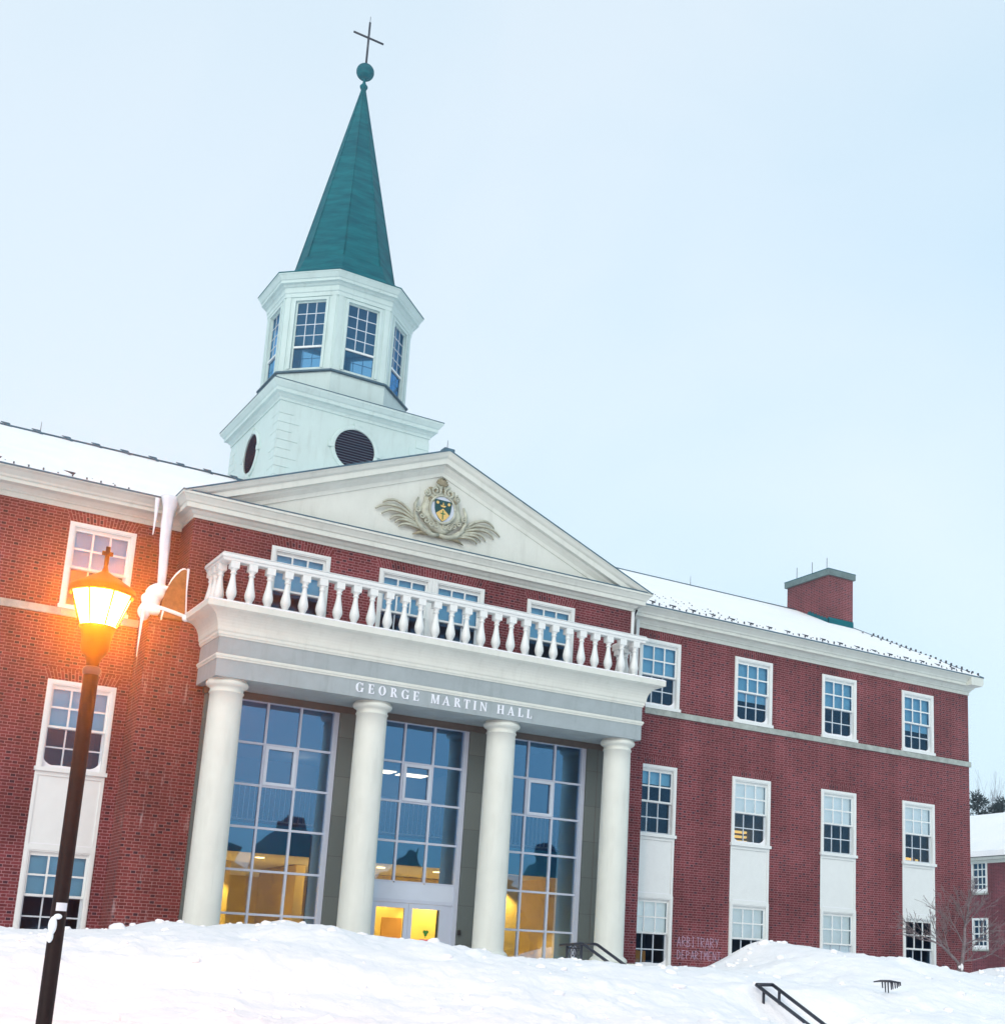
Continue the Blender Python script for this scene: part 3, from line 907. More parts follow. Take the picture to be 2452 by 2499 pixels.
# round louvres
def louvre(c, axis):
    mb = MB(); r = .62; n = 40
    def pt(u, v, d):
        return (c[0] + u, c[1] - d, c[2] + v) if axis == 'f' else (c[0] - d, c[1] - u, c[2] + v)
    C = [(math.cos(2 * math.pi * i / n), math.sin(2 * math.pi * i / n)) for i in range(n)]
    mb.face([pt(r * a, r * b, .004) for a, b in C], 'louver_dark')
    for i in range(n):
        a, b = C[i], C[(i + 1) % n]
        prof = [(r, .0), (r, .05), (r + .03, .06), (r + .10, .06), (r + .12, .035), (r + .12, 0)]
        for (r0, d0), (r1, d1) in zip(prof, prof[1:]):
            mb.face([pt(r0 * a[0], r0 * a[1], d0), pt(r0 * b[0], r0 * b[1], d0), pt(r1 * b[0], r1 * b[1], d1), pt(r1 * a[0], r1 * a[1], d1)], 'cream_steeple')
    for a in (0, 90, 180, 270):                        # four keystones
        ca, sa = math.cos(R(a)), math.sin(R(a))
        q = [(r + .01, -.07), (r + .2, -.09), (r + .2, .09), (r + .01, .07)]
        mb.face([pt(ra * ca - t * sa, ra * sa + t * ca, .075) for ra, t in q], 'cream_steeple')
        for (r0, t0), (r1, t1) in zip(q, q[1:] + q[:1]):
            mb.face([pt(r0 * ca - t0 * sa, r0 * sa + t0 * ca, .075), pt(r1 * ca - t1 * sa, r1 * sa + t1 * ca, .075), pt(r1 * ca - t1 * sa, r1 * sa + t1 * ca, 0), pt(r0 * ca - t0 * sa, r0 * sa + t0 * ca, 0)], 'cream_steeple')
    z = -r + .05
    while z < r - .03:
        w = math.sqrt(max(0, r * r - z * z)) - .005
        w2 = math.sqrt(max(0, r * r - (z + .03) ** 2)) - .005
        mb.face([pt(-w, z, .045), pt(w, z, .045), pt(w2, z + .03, .012), pt(-w2, z + .03, .012)], 'louver_slat')
        z += .083
    return mb
obj('louvre', louvre((TX, TY - th, 13.4), 'f'), steeple)
obj('louvre', louvre((TX - th, TY, 13.4), 's'), steeple)
# octagonal drum and lantern
mb = MB(); mb.oct([(2.08, 14.85), (2.08, 15.78), (2.10, 15.79)], (TX, TY, 0), 'cream_steeple')
obj('drum', mb, steeple)
mb = MB(); mb.oct([(2.02, 15.77), (2.16, 15.79), (2.16, 15.83), (2.05, 15.90)], (TX, TY, 0), 'flashing')
obj('lantern_sill', mb, steeple)
mb = MB()
AP = 2.06; LZ0, LZ1 = 15.84, 18.56
wwh, wz0, wz1 = .50, 15.93, 18.18
fw = AP * math.tan(R(22.5))
def octface(k):
    a = R(-90 + 45 * k); n = Vector((math.cos(a), math.sin(a), 0)); t = Vector((-n.y, n.x, 0)); return n, t
def ofp(k, u, d, z):
    n, t = octface(k); p = n * d + t * u; return (TX + p.x, TY + p.y, z)
def obox(mb, k, u0, u1, d0, d1, z0, z1, mat):
    V = [ofp(k, u, d, z) for z in (z0, z1) for d in (d1, d0) for u in (u0, u1)]
    mb.mesh(V, [(0, 1, 5, 4), (3, 2, 6, 7), (2, 0, 4, 6), (1, 3, 7, 5), (4, 5, 7, 6), (2, 3, 1, 0)], mat)
for k in range(8):
    for a, b, c, d in ((-fw, -wwh, LZ0, LZ1), (wwh, fw, LZ0, LZ1), (-wwh, wwh, LZ0, wz0), (-wwh, wwh, wz1, LZ1)):
        mb.face([ofp(k, a, AP, c), ofp(k, b, AP, c), ofp(k, b, AP, d), ofp(k, a, AP, d)], 'cream_steeple')
    for s in (-1, 1):                                  # raised pilasters and casings
        a, b = sorted((s * .67, s * (fw - .03)))
        obox(mb, k, a, b, AP - .05, AP + .022, LZ0, LZ1 - .05, 'cream_steeple')
        a, b = sorted((s * .50, s * .585))
        obox(mb, k, a, b, AP - .05, AP + .03, wz0, wz1 + .085, 'cream_steeple')
    obox(mb, k, -.50, .50, AP - .05, AP + .03, wz1, wz1 + .085, 'cream_steeple')
lantern = obj('lantern_wall', mb, steeple)
for k in (-2, -1, 0, 1, 2):
    mb = MB(); d = AP - .09
    for s in (-1, 1):
        a, b = sorted((s * wwh, s * (wwh - .045))); obox(mb, k, a, b, d - .03, d + .04, wz0, wz1, 'cream_steeple')
    for z, h, m_ in ((wz0, .05, 'cream_steeple'), (wz1 - .05, .05, 'cream_steeple'), (wz0 + .70, .06, 'trim_white')):
        obox(mb, k, -wwh + .045, wwh - .045, d - .03, d + .04 + (.02 if z > wz0 + .5 and z < 17 else 0), z, z + h, m_)
    for j in (1, 2):
        u = -wwh + .045 + (2 * wwh - .09) * j / 3
        obox(mb, k, u - .014, u + .014, d, d + .02, wz0 + .76, wz1 - .05, 'sash_grey')
        obox(mb, k, u - .008, u + .008, d - .02, d - .005, wz0 + .05, wz0 + .70, 'sash_grey')
    for j in (1, 2, 3):
        z = wz0 + .76 + (wz1 - .05 - wz0 - .76) * j / 4
        obox(mb, k, -wwh + .045, wwh - .045, d + .001, d + .019, z - .014, z + .014, 'sash_grey')
    obox(mb, k, -wwh + .045, wwh - .045, d - .019, d - .006, wz0 + .36, wz0 + .376, 'sash_grey')
    for z0_, z1_ in ((wz0 + .05, wz0 + .7), (wz0 + .76, wz1 - .05)):
        mb.face([ofp(k, -wwh + .04, d + .008, z0_), ofp(k, wwh - .04, d + .008, z0_), ofp(k, wwh - .04, d + .008, z1_), ofp(k, -wwh + .04, d + .008, z1_)], 'glass_steeple')
    obj('lantern_window', mb, steeple)
mb = MB(); mb.oct([(1.9, 15.86), (1.9, 15.87)], (TX, TY, 0), 'frost'); mb.oct([(1.9, 18.5), (1.9, 18.51)], (TX, TY, 0), 'slab_dark')
obj('lantern_floor', mb, steeple)
mb = MB(); mb.oct([(1.9, 18.30), (2.09, 18.30), (2.09, 18.42), (2.12, 18.45), (2.12, 18.60), (2.17, 18.63), (2.20, 18.69), (2.28, 18.70), (2.28, 18.78), (2.31, 18.80), (2.38, 18.93), (2.40, 18.94), (2.40, 18.985), (1.9, 19.02)], (TX, TY, 0), 'cream_steeple')
obj('lantern_cornice', mb, steeple)
mb = MB(); mb.oct([(2.41, 18.975), (2.41, 19.01), (1.86, 19.27), (1.70, 19.50), (1.55, 19.92), (1.53, 19.99)], (TX, TY, 0), 'copper_green')
mb.oct([(1.46, 19.985), (.055, 27.0)], (TX, TY, 0), 'copper_green')
for k in range(8):                                     # hip rolls
    a = R(22.5 + 45 * k); c = 1 / math.cos(R(22.5))
    mb.tube([(TX + math.cos(a) * 1.46 * c, TY + math.sin(a) * 1.46 * c, 19.99), (TX + math.cos(a) * .055 * c, TY + math.sin(a) * .055 * c, 27.0)], .022, 'copper_green', 5)
obj('spire', mb, steeple)
mb = MB(); mb.lathe([(.05, 26.9), (.085, 27.0), (.13, 27.10), (.13, 27.14), (.06, 27.24), (.045, 27.33), (.07, 27.42)], (TX, TY, 0), 'copper_green', 16)
mb.sphere((TX, TY, 27.69), .295, 'copper_green', 24, 16)
obj('finial_ball', mb, steeple)
mb = MB(); mb.tube([(TX, TY, 27.95), (TX, TY, 29.62)], .036, 'dark_metal', 8); mb.tube([(TX - .53, TY, 29.02), (TX + .53, TY, 29.02)], .036, 'dark_metal', 8)
mb.tube([(TX, TY, 29.6), (TX, TY, 29.85)], .009, 'dark_metal', 5)
obj('cross', mb, steeple)

# ------------------------------------------------------------------ crest in the tympanum
CY = YC - .045
def rel(name, mb): return obj(name, mb, crest)
crest_mb = MB()
def lobes(scale, cx, cz):
    pts = []
    for i in range(48):
        a = 2 * math.pi * i / 48
        r = .56 * (1 + .08 * math.cos(2 * a) * -1 + .05 * math.cos(5 * a + 1.57))
        pts.append((cx + scale * r * 1.06 * math.cos(a), cz + scale * r * .95 * math.sin(a)))
    return pts
# domed cartouche
V = []; F = []
L0 = lobes(1, 0.03, 9.72)
ringz = [(1.0, 0.0), (1.0, .05), (.93, .10), (.8, .13), (.55, .12), (.0, .12)]
for s, d in ringz:
    for x, z in L0: V.append((.03 + (x - .03) * s, CY - d, 9.72 + (z - 9.72) * s))
n = len(L0)
for i in range(len(ringz) - 1):
    for j in range(n): F.append((i * n + j, i * n + (j + 1) % n, (i + 1) * n + (j + 1) % n, (i + 1) * n + j))
crest_mb.mesh(V, F, 'gilt', True)
crest = obj('crest', crest_mb, hall)
# oval frame and field
mb = MB()
ov = [(.02 + .345 * math.cos(2 * math.pi * i / 36), 9.757 + .36 * math.sin(2 * math.pi * i / 36)) for i in range(36)]
mb.tube([(x, CY - .155, z) for x, z in ov + ov[:1]], .032, 'gilt', 8)
mb.prism(ov[::1], CY - .15, CY - .1, 'alu_panel')
rel('oval_frame', mb)
mb = MB(); sx, sz = .02, 9.757
sh = [(-.235, .235), (-.22, .0), (-.19, -.12), (-.1, -.25), (0, -.33), (.1, -.25), (.19, -.12), (.22, 0), (.235, .235)]
mb.prism([(sx + a, sz + b) for a, b in sh], CY - .168, CY - .15, 'crest_blue')
rel('shield', mb)
mb = MB(); mb.prism([(sx - .185, sz - .13), (sx - .1, sz - .245), (sx, sz - .32), (sx + .1, sz - .245), (sx + .185, sz - .13), (sx, sz + .02)], CY - .176, CY - .168, 'crest_gold')
for dx in (-.155, .155):
    mb.prism([(sx + dx + .04 * math.cos(a * math.pi / 6), sz + .155 + .04 * math.sin(a * math.pi / 6)) for a in range(12)], CY - .176, CY - .168, 'crest_gold')
mb.prism([(sx - .08, sz + .10), (sx - .045, sz + .055), (sx + .045, sz + .055), (sx + .08, sz + .10)], CY - .176, CY - .168, 'crest_gold')
mb.prism([(sx - .02, sz + .115), (sx + .025, sz + .115), (sx - .005, sz + .19)], CY - .176, CY - .168, 'crest_gold')
rel('shield_emblem', mb)
mb = MB(); mb.box(sx - .012, sx + .012, CY - .186, CY - .177, sz - .27, sz - .03, 'crest_green'); mb.box(sx - .06, sx + .06, CY - .184, CY - .178, sz - .13, sz - .105, 'crest_green')
rel('shield_cross', mb)
# scrolls
def spiral(cx, cz, r0, turns, dr, a0, sgn):
    pts = []; N = 30
    for i in range(N + 1):
        t = i / N; a = a0 + sgn * turns * 2 * math.pi * t; r = r0 * (1 - t) + dr * t
        pts.append((cx + r * math.cos(a), CY - .14 + .02 * t, cz + r * math.sin(a)))
    return pts
mb = MB()
for s in (-1, 1):
    mb.tube(spiral(s * .19, 10.22, .15, 1.5, .03, math.pi / 2, s), .034, 'gilt', 6)
    mb.tube(spiral(s * .42, 10.12, .09, 1.3, .02, math.pi / 2, s), .028, 'gilt', 6)
    mb.tube(spiral(s * .30, 9.98, .08, 1.1, .02, 0, s), .026, 'gilt_dark', 6)
    mb.tube([(s * .05, CY - .13, 10.1), (s * .06, CY - .15, 10.25), (s * .04, CY - .13, 10.36)], .03, 'gilt', 6)
    for q in range(5):
        mb.tube(spiral(s * (.12 + .13 * q), 9.31 + .035 * q * q * .55, .075, 1.3, .015, math.pi / 2, s), .024, 'gilt', 6)
    mb.tube([(s * .62, CY - .08, 9.95), (s * .70, CY - .1, 9.75), (s * .69, CY - .1, 9.5), (s * .58, CY - .1, 9.3), (s * .36, CY - .1, 9.15)], [.03, .045, .05, .045, .03], 'gilt', 7)
mb.box(-.34, .34, CY - .11, CY, 10.03, 10.30, 'gilt_dark')
rel('scrollwork', mb)
mb = MB()
for q in range(9):
    a = R(25 + 130 * q / 8)
    mb.tube([(0, CY - .1, 10.36), (.11 * math.cos(a), CY - .12, 10.38 + .12 * math.sin(a)), (.17 * math.cos(a), CY - .06, 10.38 + .24 * math.sin(a))], [.015, .035, .022], 'gilt_dark', 6)
mb.box(-.13, .13, CY - .1, CY, 10.31, 10.38, 'gilt')
rel('shell', mb)
# palm sprays
FR = [[(.56, 9.30), (.74, 9.46), (.92, 9.62), (1.20, 9.735), (1.42, 9.70), (1.53, 9.63)],
      [(.62, 9.36), (.82, 9.47), (1.03, 9.57), (1.37, 9.585), (1.58, 9.52), (1.71, 9.43)],
      [(.60, 9.30), (.84, 9.41), (1.05, 9.47), (1.30, 9.47), (1.45, 9.41), (1.54, 9.33)],
      [(.52, 9.24), (.74, 9.30), (.95, 9.35), (1.12, 9.355), (1.24, 9.31), (1.31, 9.235)],
      [(.48, 9.20), (.70, 9.25), (.88, 9.28), (1.02, 9.28), (1.12, 9.24), (1.17, 9.185)],
      [(.36, 9.14), (.58, 9.17), (.76, 9.19), (.91, 9.19), (1.02, 9.155), (1.07, 9.105)]]
def smooth(P, n=4):
    out = []
    for i in range(len(P) - 1):
        a, b, c, d = (Vector(P[max(0, i - 1)]), Vector(P[i]), Vector(P[i + 1]), Vector(P[min(len(P) - 1, i + 2)]))
        for k in range(n):
            t = k / n
            out.append(.5 * ((2 * b) + (c - a) * t + (2 * a - 5 * b + 4 * c - d) * t * t + (3 * b - a - 3 * c + d) * t ** 3))
    return out + [Vector(P[-1])]
for s in (-1, 1):
    mb = MB()
    for i, P_ in enumerate(FR):
        q = smooth(P_); n_ = len(q) - 1
        for dz, rr, mt in ((0.0, .030, 'gilt'), (-.036, .015, 'gilt_dark')):
            mb.tube([(s * v.x, CY - .045 - .05 * math.sin(math.pi * k / n_), v.y + dz * (1 - k / n_ * .5)) for k, v in enumerate(q)], [rr * (.65 + .5 * math.sin(math.pi * min(1, k / n_ * .9 + .1))) for k in range(n_ + 1)], mt, 6)
    mb.tube([(0, CY - .06, 9.10), (s * .2, CY - .1, 9.06), (s * .45, CY - .1, 9.14), (s * .64, CY - .09, 9.34), (s * .66, CY - .06, 9.6)], [.05, .06, .06, .05, .02], 'gilt', 7)
    mb.tube([(0, CY - .05, 9.07), (s * .3, CY - .07, 9.08), (s * .52, CY - .06, 9.06), (s * .70, CY - .05, 8.98)], [.05, .055, .045, .01], 'gilt_dark', 6)
    rel('palm_spray', mb)

# ------------------------------------------------------------------ portico
EH, EY, EZ0 = 5.457, -2.468, 4.417
path = [(-EH, -1.03), (-EH, EY), (EH, EY), (EH, -1.03)]
mb = MB()
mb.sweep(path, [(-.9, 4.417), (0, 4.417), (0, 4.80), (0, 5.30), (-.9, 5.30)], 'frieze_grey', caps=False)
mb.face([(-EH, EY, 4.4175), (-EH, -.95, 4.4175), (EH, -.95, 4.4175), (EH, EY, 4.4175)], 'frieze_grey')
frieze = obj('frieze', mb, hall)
mb = MB(); mb.sweep(path, [(-.02, 4.80), (.018, 4.80), (.022, 4.83), (.045, 4.85), (.045, 4.885), (.03, 4.905), (-.02, 4.91)], 'cream', caps=False); obj('architrave_moulding', mb, hall)
def cav(o0, z0, o1, z1, n=8):
    return [(o0 + (o1 - o0) * (1 - math.cos(t * math.pi / 2)), z0 + (z1 - z0) * math.sin(t * math.pi / 2)) for t in [i / n for i in range(n + 1)]]
mb = MB(); mb.sweep(path, [(-.02, 5.28), (.02, 5.28), (.03, 5.31), (.05, 5.33), (.05, 5.385), (.065, 5.40)] + cav(.075, 5.42, .36, 5.80) + [(.41, 5.825), (.43, 5.83), (.43, 5.955), (-.9, 5.985)], 'cream', caps=False)
obj('cornice', mb, hall)
mb = MB()
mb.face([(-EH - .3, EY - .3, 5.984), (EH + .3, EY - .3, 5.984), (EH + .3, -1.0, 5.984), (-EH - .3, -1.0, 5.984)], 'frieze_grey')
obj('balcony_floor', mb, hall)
mb = MB()
mb.sweep(path, [(.425, 5.957), (.437, 5.972), (.40, 6.0), (.30, 6.02), (.1, 6.0)], 'snow', caps=False)
obj('ledge_snow', mb, hall)
# recessed soffit lining over the windows
mb = MB(); mb.box(-5.3, 5.3, -1.16, -1.0, 4.262, 4.415, 'lintel_grey'); obj('door_lintel', mb, hall)

# lettering
LX = {}
def glyph(mb, ch, x, z, h, y):
    st, th, sf = .19, .075, .055
    L = [0]
    def bx(a, b, c, d):
        L[0] += 1
        yy = y - .0004 * L[0]
        mb.box(x + a * h, x + b * h, yy, y + .03, z + c * h, z + d * h, 'letter_white')
    def poly(pts):
        L[0] += 1
        mb.prism([(x + a * h, z + b * h) for a, b in pts], y - .0004 * L[0], y + .03, 'letter_white')
    def arc(cx, cz, ro, so, ri, si, a0, a1, n=18):
        for i in range(n):
            t0, t1 = R(a0 + (a1 - a0) * i / n), R(a0 + (a1 - a0) * (i + 1) / n)
            poly([(cx + ro * math.cos(t0), cz + so * math.sin(t0)), (cx + ro * math.cos(t1), cz + so * math.sin(t1)), (cx + ri * math.cos(t1), cz + si * math.sin(t1)), (cx + ri * math.cos(t0), cz + si * math.sin(t0))])
    def stem(c, z0=0, z1=1, top=True, bot=True, w=st, e=.08):
        bx(c - w / 2, c + w / 2, z0, z1)
        if top: bx(c - w / 2 - e, c + w / 2 + e, z1 - sf, z1 + .001)
        if bot: bx(c - w / 2 - e, c + w / 2 + e, z0 - .001, z0 + sf)
    if ch == 'O': arc(0, .5, .40, .52, .20, .46, 0, 360, 28)
    elif ch == 'G':
        arc(0, .5, .40, .52, .20, .46, 42, 318, 26); stem(.30, 0.02, .45, True, False, .17, .07); bx(.28, .36, .72, .98)
    elif ch == 'E':
        stem(-.14); bx(-.05, .30, 1 - th, 1.0015); bx(-.05, .33, -.0015, th); bx(-.05, .17, .47, .54); bx(.24, .31, .76, 1); bx(.27, .34, 0, .26); bx(.13, .185, .38, .63)
    elif ch == 'R':
        stem(-.18); arc(-.08, .745, .35, .257, .16, .19, -90, 90, 16); bx(-.1, -.05, .93, 1.002); bx(-.1, -.03, .488, .555)
        poly([(-.06, .5), (.20, .0), (.42, .0), (.13, .5)]); bx(.2, .44, -.002, .05)
    elif ch == 'M':
        stem(-.36, w=.09, e=.07); stem(.36, w=.19, e=.06); poly([(-.42, 1), (-.06, .02), (.05, .02), (-.2, 1)]); poly([(.0, .02), (.06, .02), (.36, 1), (.28, 1)])
    elif ch == 'A':
        poly([(-.38, 0), (-.29, 0), (.03, .92), (-.02, 1.0)]); poly([(.17, 0), (.38, 0), (.06, 1.02), (-.05, 1.02), (-.045, .9)]); bx(-.22, .18, .30, .37); bx(-.46, -.22, -.002, .05); bx(.08, .47, -.002, .05)
    elif ch == 'T':
        stem(0, top=False); bx(-.36, .36, 1 - th, 1.0015); bx(-.36, -.30, .74, 1); bx(.30, .36, .74, 1)
    elif ch == 'I': stem(0)
    elif ch == 'N':
        stem(-.30, w=.085, e=.07); stem(.30, w=.085, e=.08, bot=False); poly([(-.40, 1), (.24, 0), (.345, 0), (.345, .05), (-.22, 1)])
    elif ch == 'H': stem(-.27); stem(.27); bx(-.2, .2, .46, .54)
    elif ch == 'L': stem(-.12); bx(-.05, .33, -.0015, th); bx(.27, .34, 0, .30)
for ch, x in zip('GEORGEMARTINHALL', [-2.22, -1.94, -1.669, -1.388, -1.106, -0.833, -0.347, -0.061, 0.223, 0.475, 0.689, 0.918, 1.381, 1.662, 1.921, 2.16]):
    mb = MB(); glyph(mb, ch, x, 4.533, .215, EY - .022)
    obj('letter', mb, frieze)

# columns
CPOS = [-5.044, -1.681, 1.681, 5.044]
COLY = EY + .46
shaft = [(.374 - .026 * (t ** 1.7), -1.0 + 5.12 * t) for t in [i / 14 for i in range(15)]]
prof = [(.385, -1.06), (.376, -1.0)] + shaft[1:] + [(.366, 4.125), (.372, 4.14), (.366, 4.155), (.352, 4.165), (.352, 4.23), (.378, 4.25), (.424, 4.275), (.446, 4.31), (.449, 4.34), (.432, 4.375), (.41, 4.385), (.41, 4.416)]
mb = MB(); mb.lathe(prof, (0, 0, 0), 'cream', 48)
cme = mb.build('column')
mb = MB(); mb.lathe([(.386, -1.04), (.40, -1.055), (.43, -1.075), (.455, -1.10), (.475, -1.14), (.465, -1.18), (.44, -1.20)], (0, 0, 0), 'cream', 40)
mb.box(-.50, .50, -.50, .50, -2.6, -1.198, 'cream')
bme = mb.build('base')
for x in CPOS:
    c = obj('column', cme, hall, (x, COLY, 0)); obj('base', bme, c, (x, COLY, 0))

# balustrade
BY, BX = -2.3, 5.44
mb = MB()
for a, b in (((-BX, -1.08), (-BX, BY)), ((-BX, BY), (BX, BY)), ((BX, BY), (BX, -1.08))):
    pass
pth = [(-BX, -1.08), (-BX, BY), (BX, BY), (BX, -1.08)]
mb.sweep(pth, [(-.11, 7.01), (.09, 7.01), (.105, 7.03), (.105, 7.06), (.14, 7.085), (.14, 7.15), (.10, 7.18), (-.12, 7.18), (-.13, 7.15), (-.11, 7.06)], 'trim_white')
mb.sweep(pth, [(-.10, 7.01), (-.11, 7.06)], 'trim_white', caps=False)
rail = obj('balustrade', mb, hall)
mb = MB()
mb.sweep(pth, [(.12, 7.178), (.10, 7.195), (0, 7.205), (-.1, 7.195), (-.12, 7.178)], 'snow', caps=False); obj('rail_snow', mb, rail)
mb = MB()
mb.box(-.095, .095, -.095, .095, 0, .09, 'trim_white')
mb.lathe([(.085, .09), (.09, .11), (.07, .14), (.06, .16), (.075, .20), (.105, .27), (.115, .33), (.105, .40), (.08, .52), (.06, .64), (.05, .72), (.05, .755), (.07, .77), (.07, .79), (.055, .80), (.058, .83), (.085, .87), (.09, .885)], (0, 0, 0), 'trim_white', 16)
mb.box(-.095, .095, -.095, .095, .88, 1.03, 'trim_white')
bal = mb.build('baluster')
for i in range(27): obj('baluster', bal, rail, (-5.265 + .405 * i, BY, 5.985))
for s in (-1, 1):
    for k in range(3): obj('baluster', bal, rail, (s * BX, BY + .34 + .36 * k, 5.985))

# ------------------------------------------------------------------ glazed entrance
GY = -1.0
ZR = [4.25, 3.305, 2.36, 1.415, .465, -.49, -1.44]
def bay(xc, door=False):
    mb = MB(); hw = 1.17; fw = .115; m = .05
    zb = -2.3
    for s in (-1, 1):
        a, b = sorted((xc + s * hw, xc + s * (hw + fw))); mb.box(a, b, GY - .07, GY + .08, zb, 4.345, 'alu')
    mb.box(xc - hw, xc + hw, GY - .07, GY + .08, 4.25, 4.345, 'alu')
    for k in (-1, 1): mb.box(xc + k * .39 - m / 2, xc + k * .39 + m / 2, GY - .02, GY + .07, zb if not door else .465, 4.25, 'alu')
    for z in ZR[1:]:
        if door and z < .4: continue
        for j in range(3): mb.box(xc - 1.17 + .78 * j + (m / 2 if j else 0), xc - 1.17 + .78 * (j + 1) - (m / 2 if j < 2 else 0), GY - .015, GY + .07, z - m / 2, z + m / 2, 'alu')
    if door:
        mb.box(xc - hw, xc + hw, GY - .03, GY + .07, .06, .44, 'alu_panel')
        mb.box(xc - hw, xc + hw, GY - .05, GY + .07, -.02, .06, 'alu')
        mb.box(xc + .945, xc + hw, GY - .03, GY + .06, zb, -.02, 'alu'); mb.box(xc - hw, xc - .885, GY - .03, GY + .06, zb, -.02, 'alu')
    b = obj('glazed_bay', mb, hall)
    mb = MB(); z0 = .465 if door else zb
    mb.face([(xc - hw, GY + .03, z0), (xc + hw, GY + .03, z0), (xc + hw, GY + .03, 4.25), (xc - hw, GY + .03, 4.25)], 'glass_hall')
    obj('pane', mb, b)
    mb = MB(); a0, a1, c0, c1, t = xc - .365, xc + .365, 2.385, 3.28, .07
    for q in ((a0, a0 + t, c0, c1), (a1 - t, a1, c0, c1), (a0 + t, a1 - t, c0, c0 + t), (a0 + t, a1 - t, c1 - t, c1)): mb.box(q[0], q[1], GY - .045, GY + .02, q[2], q[3], 'alu_panel')
    obj('vent_frame', mb, b)
    return b
BAYX = [-3.385, 0.0, 3.40]
bay(BAYX[0]); bay(BAYX[1], True); bay(BAYX[2])
for k, (a, b) in enumerate(((-.883, .03), (.036, .943))):
    mb = MB(); t = .10
    for q in ((a, a + t, -2.28, -.025), (b - t, b, -2.28, -.025), (a + t, b - t, -2.28, -1.15), (a + t, b - t, -.14, -.025)): mb.box(q[0], q[1], GY - .04, GY + .02, q[2], q[3], 'alu')
    d = obj('door', mb, hall)
    mb = MB(); mb.face([(a + t, GY - .01, -1.15), (b - t, GY - .01, -1.15), (b - t, GY - .01, -.14), (a + t, GY - .01, -.14)], 'glass'); obj('pane', mb, d)
    hx = b - .05 if k else a + .05
    mb = MB(); mb.sphere((hx, GY - .055, -1.0), .028, 'dark_metal', 10, 8); mb.tube([(hx, GY - .04, -1.05), (hx, GY - .09, -1.06), (hx, GY - .09, -1.30), (hx, GY - .04, -1.31)], .014, 'dark_metal', 6); obj('handle', mb, d)
    if k:
        lab(d, 'right leaf of the door with a green clover and a pink notice on its glass')
        mb = MB()
        for cx_, cz_ in ((.49, -.665), (.555, -.665), (.523, -.725)):
            mb.prism([(cx_ + .042 * math.cos(q * math.pi / 6), cz_ + .042 * math.sin(q * math.pi / 6)) for q in range(12)], GY - .024 - .001 * (cz_ < -.7) - .0005 * (cx_ > .53), GY - .015, 'green_clover')
        mb.box(.515, .53, GY - .023, GY - .015, -.80, -.72, 'green_clover'); obj('clover_sticker', mb, d)
        mb = MB(); mb.box(.375, .655, GY - .022, GY - .015, -1.05, -.835, 'pink_paper')
        for j, (w0, w1) in enumerate(((.40, .62), (.40, .58), (.42, .61))): mb.box(w0, w1, GY - .0235, GY - .022, -.90 - .05 * j, -.885 - .05 * j + (.012 if j == 0 else 0), 'pink_ink')
        obj('notice', mb, d)
# stone surround
mb = MB()
for a, b in ((-5.25, BAYX[0] - 1.29), (BAYX[0] + 1.29, BAYX[1] - 1.29), (BAYX[1] + 1.29, BAYX[2] - 1.29), (BAYX[2] + 1.29, 5.25)):
    mb.box(a, b, GY - .03 if 0 else -1.13, .1, Z0, 4.262, 'ashlar')
mb.box(BAYX[2] + 1.60, BAYX[2] + 1.612, -1.134, -1.1, Z0, 4.262, 'lintel_grey')
obj('stone_surround', mb, hall)
mb = MB(); mb.box(1.295, 1.36, -1.19, -1.13, -.70, -.58, 'black'); obj('card_reader', mb, hall)
mb = MB(); mb.box(-1.88, -1.56, -1.17, -1.13, -1.0, -.64, 'lintel_grey'); mb.box(-1.85, -1.59, -1.175, -1.17, -.97, -.67, 'terracotta'); obj('wall_vent', mb, hall)

# ------------------------------------------------------------------ lobby behind the glass
mb = MB(); W_, D0, D1 = 5.2, -.88, 10.0
FZ, C1, S1, C2 = -2.28, 1.02, 1.72, 4.60
mb.face([(-W_, D0, FZ), (W_, D0, FZ), (W_, D1, FZ), (-W_, D1, FZ)], 'lobby_floor')
mb.face([(-W_, D1, FZ), (W_, D1, FZ), (W_, D1, C1), (-W_, D1, C1)], 'lobby_wall')
for s in (-1, 1):
    p = [(s * W_, D0, FZ), (s * W_, D1, FZ), (s * W_, D1, C1), (s * W_, D0, C1)]; mb.face(p[::-s], 'lobby_wall')
    p = [(s * W_, D0, C1), (s * W_, D1, C1), (s * W_, D1, C2), (s * W_, D0, C2)]; mb.face(p[::-s], 'upper_wall')
mb.face([(-W_, D1, C1), (W_, D1, C1), (W_, D1, C2), (-W_, D1, C2)], 'upper_wall')
mb.face([(-W_, D0, C2), (-W_, D1, C2), (W_, D1, C2), (W_, D0, C2)], 'upper_wall')
# yellow partitions
mb.box(-W_ + .01, -2.7, 4.2, 4.4, FZ, C1 - .02, 'lobby_wall'); mb.box(-1.2, -.95, 3.5, 6.5, FZ, C1 - .02, 'lobby_wall'); mb.box(1.0, W_ - .01, 5.0, 5.2, FZ, C1 - .02, 'lobby_wall')
mb.box(3.9, 4.3, 1.4, 1.8, FZ, C1 - .02, 'lobby_wall'); mb.box(-.55, .2, 7.6, 7.7, FZ, -.2, 'wood_door')
mb.box(-3.9, -3.2, 4.14, 4.2, FZ, -.35, 'wood_door'); mb.box(1.9, 2.5, 4.94, 5.0, FZ, -.15, 'wood_door')
mb.box(-4.9, -4.3, 4.16, 4.2, -1.1, -.5, 'slab_dark'); mb.box(-4.84, -4.36, 4.15, 4.16, -1.04, -.56, 'lobby_ceiling')
mb.box(-2.3, -1.5, 2.2, 2.6, FZ, -1.15, 'wood_door')
room = obj('lobby', mb, hall)
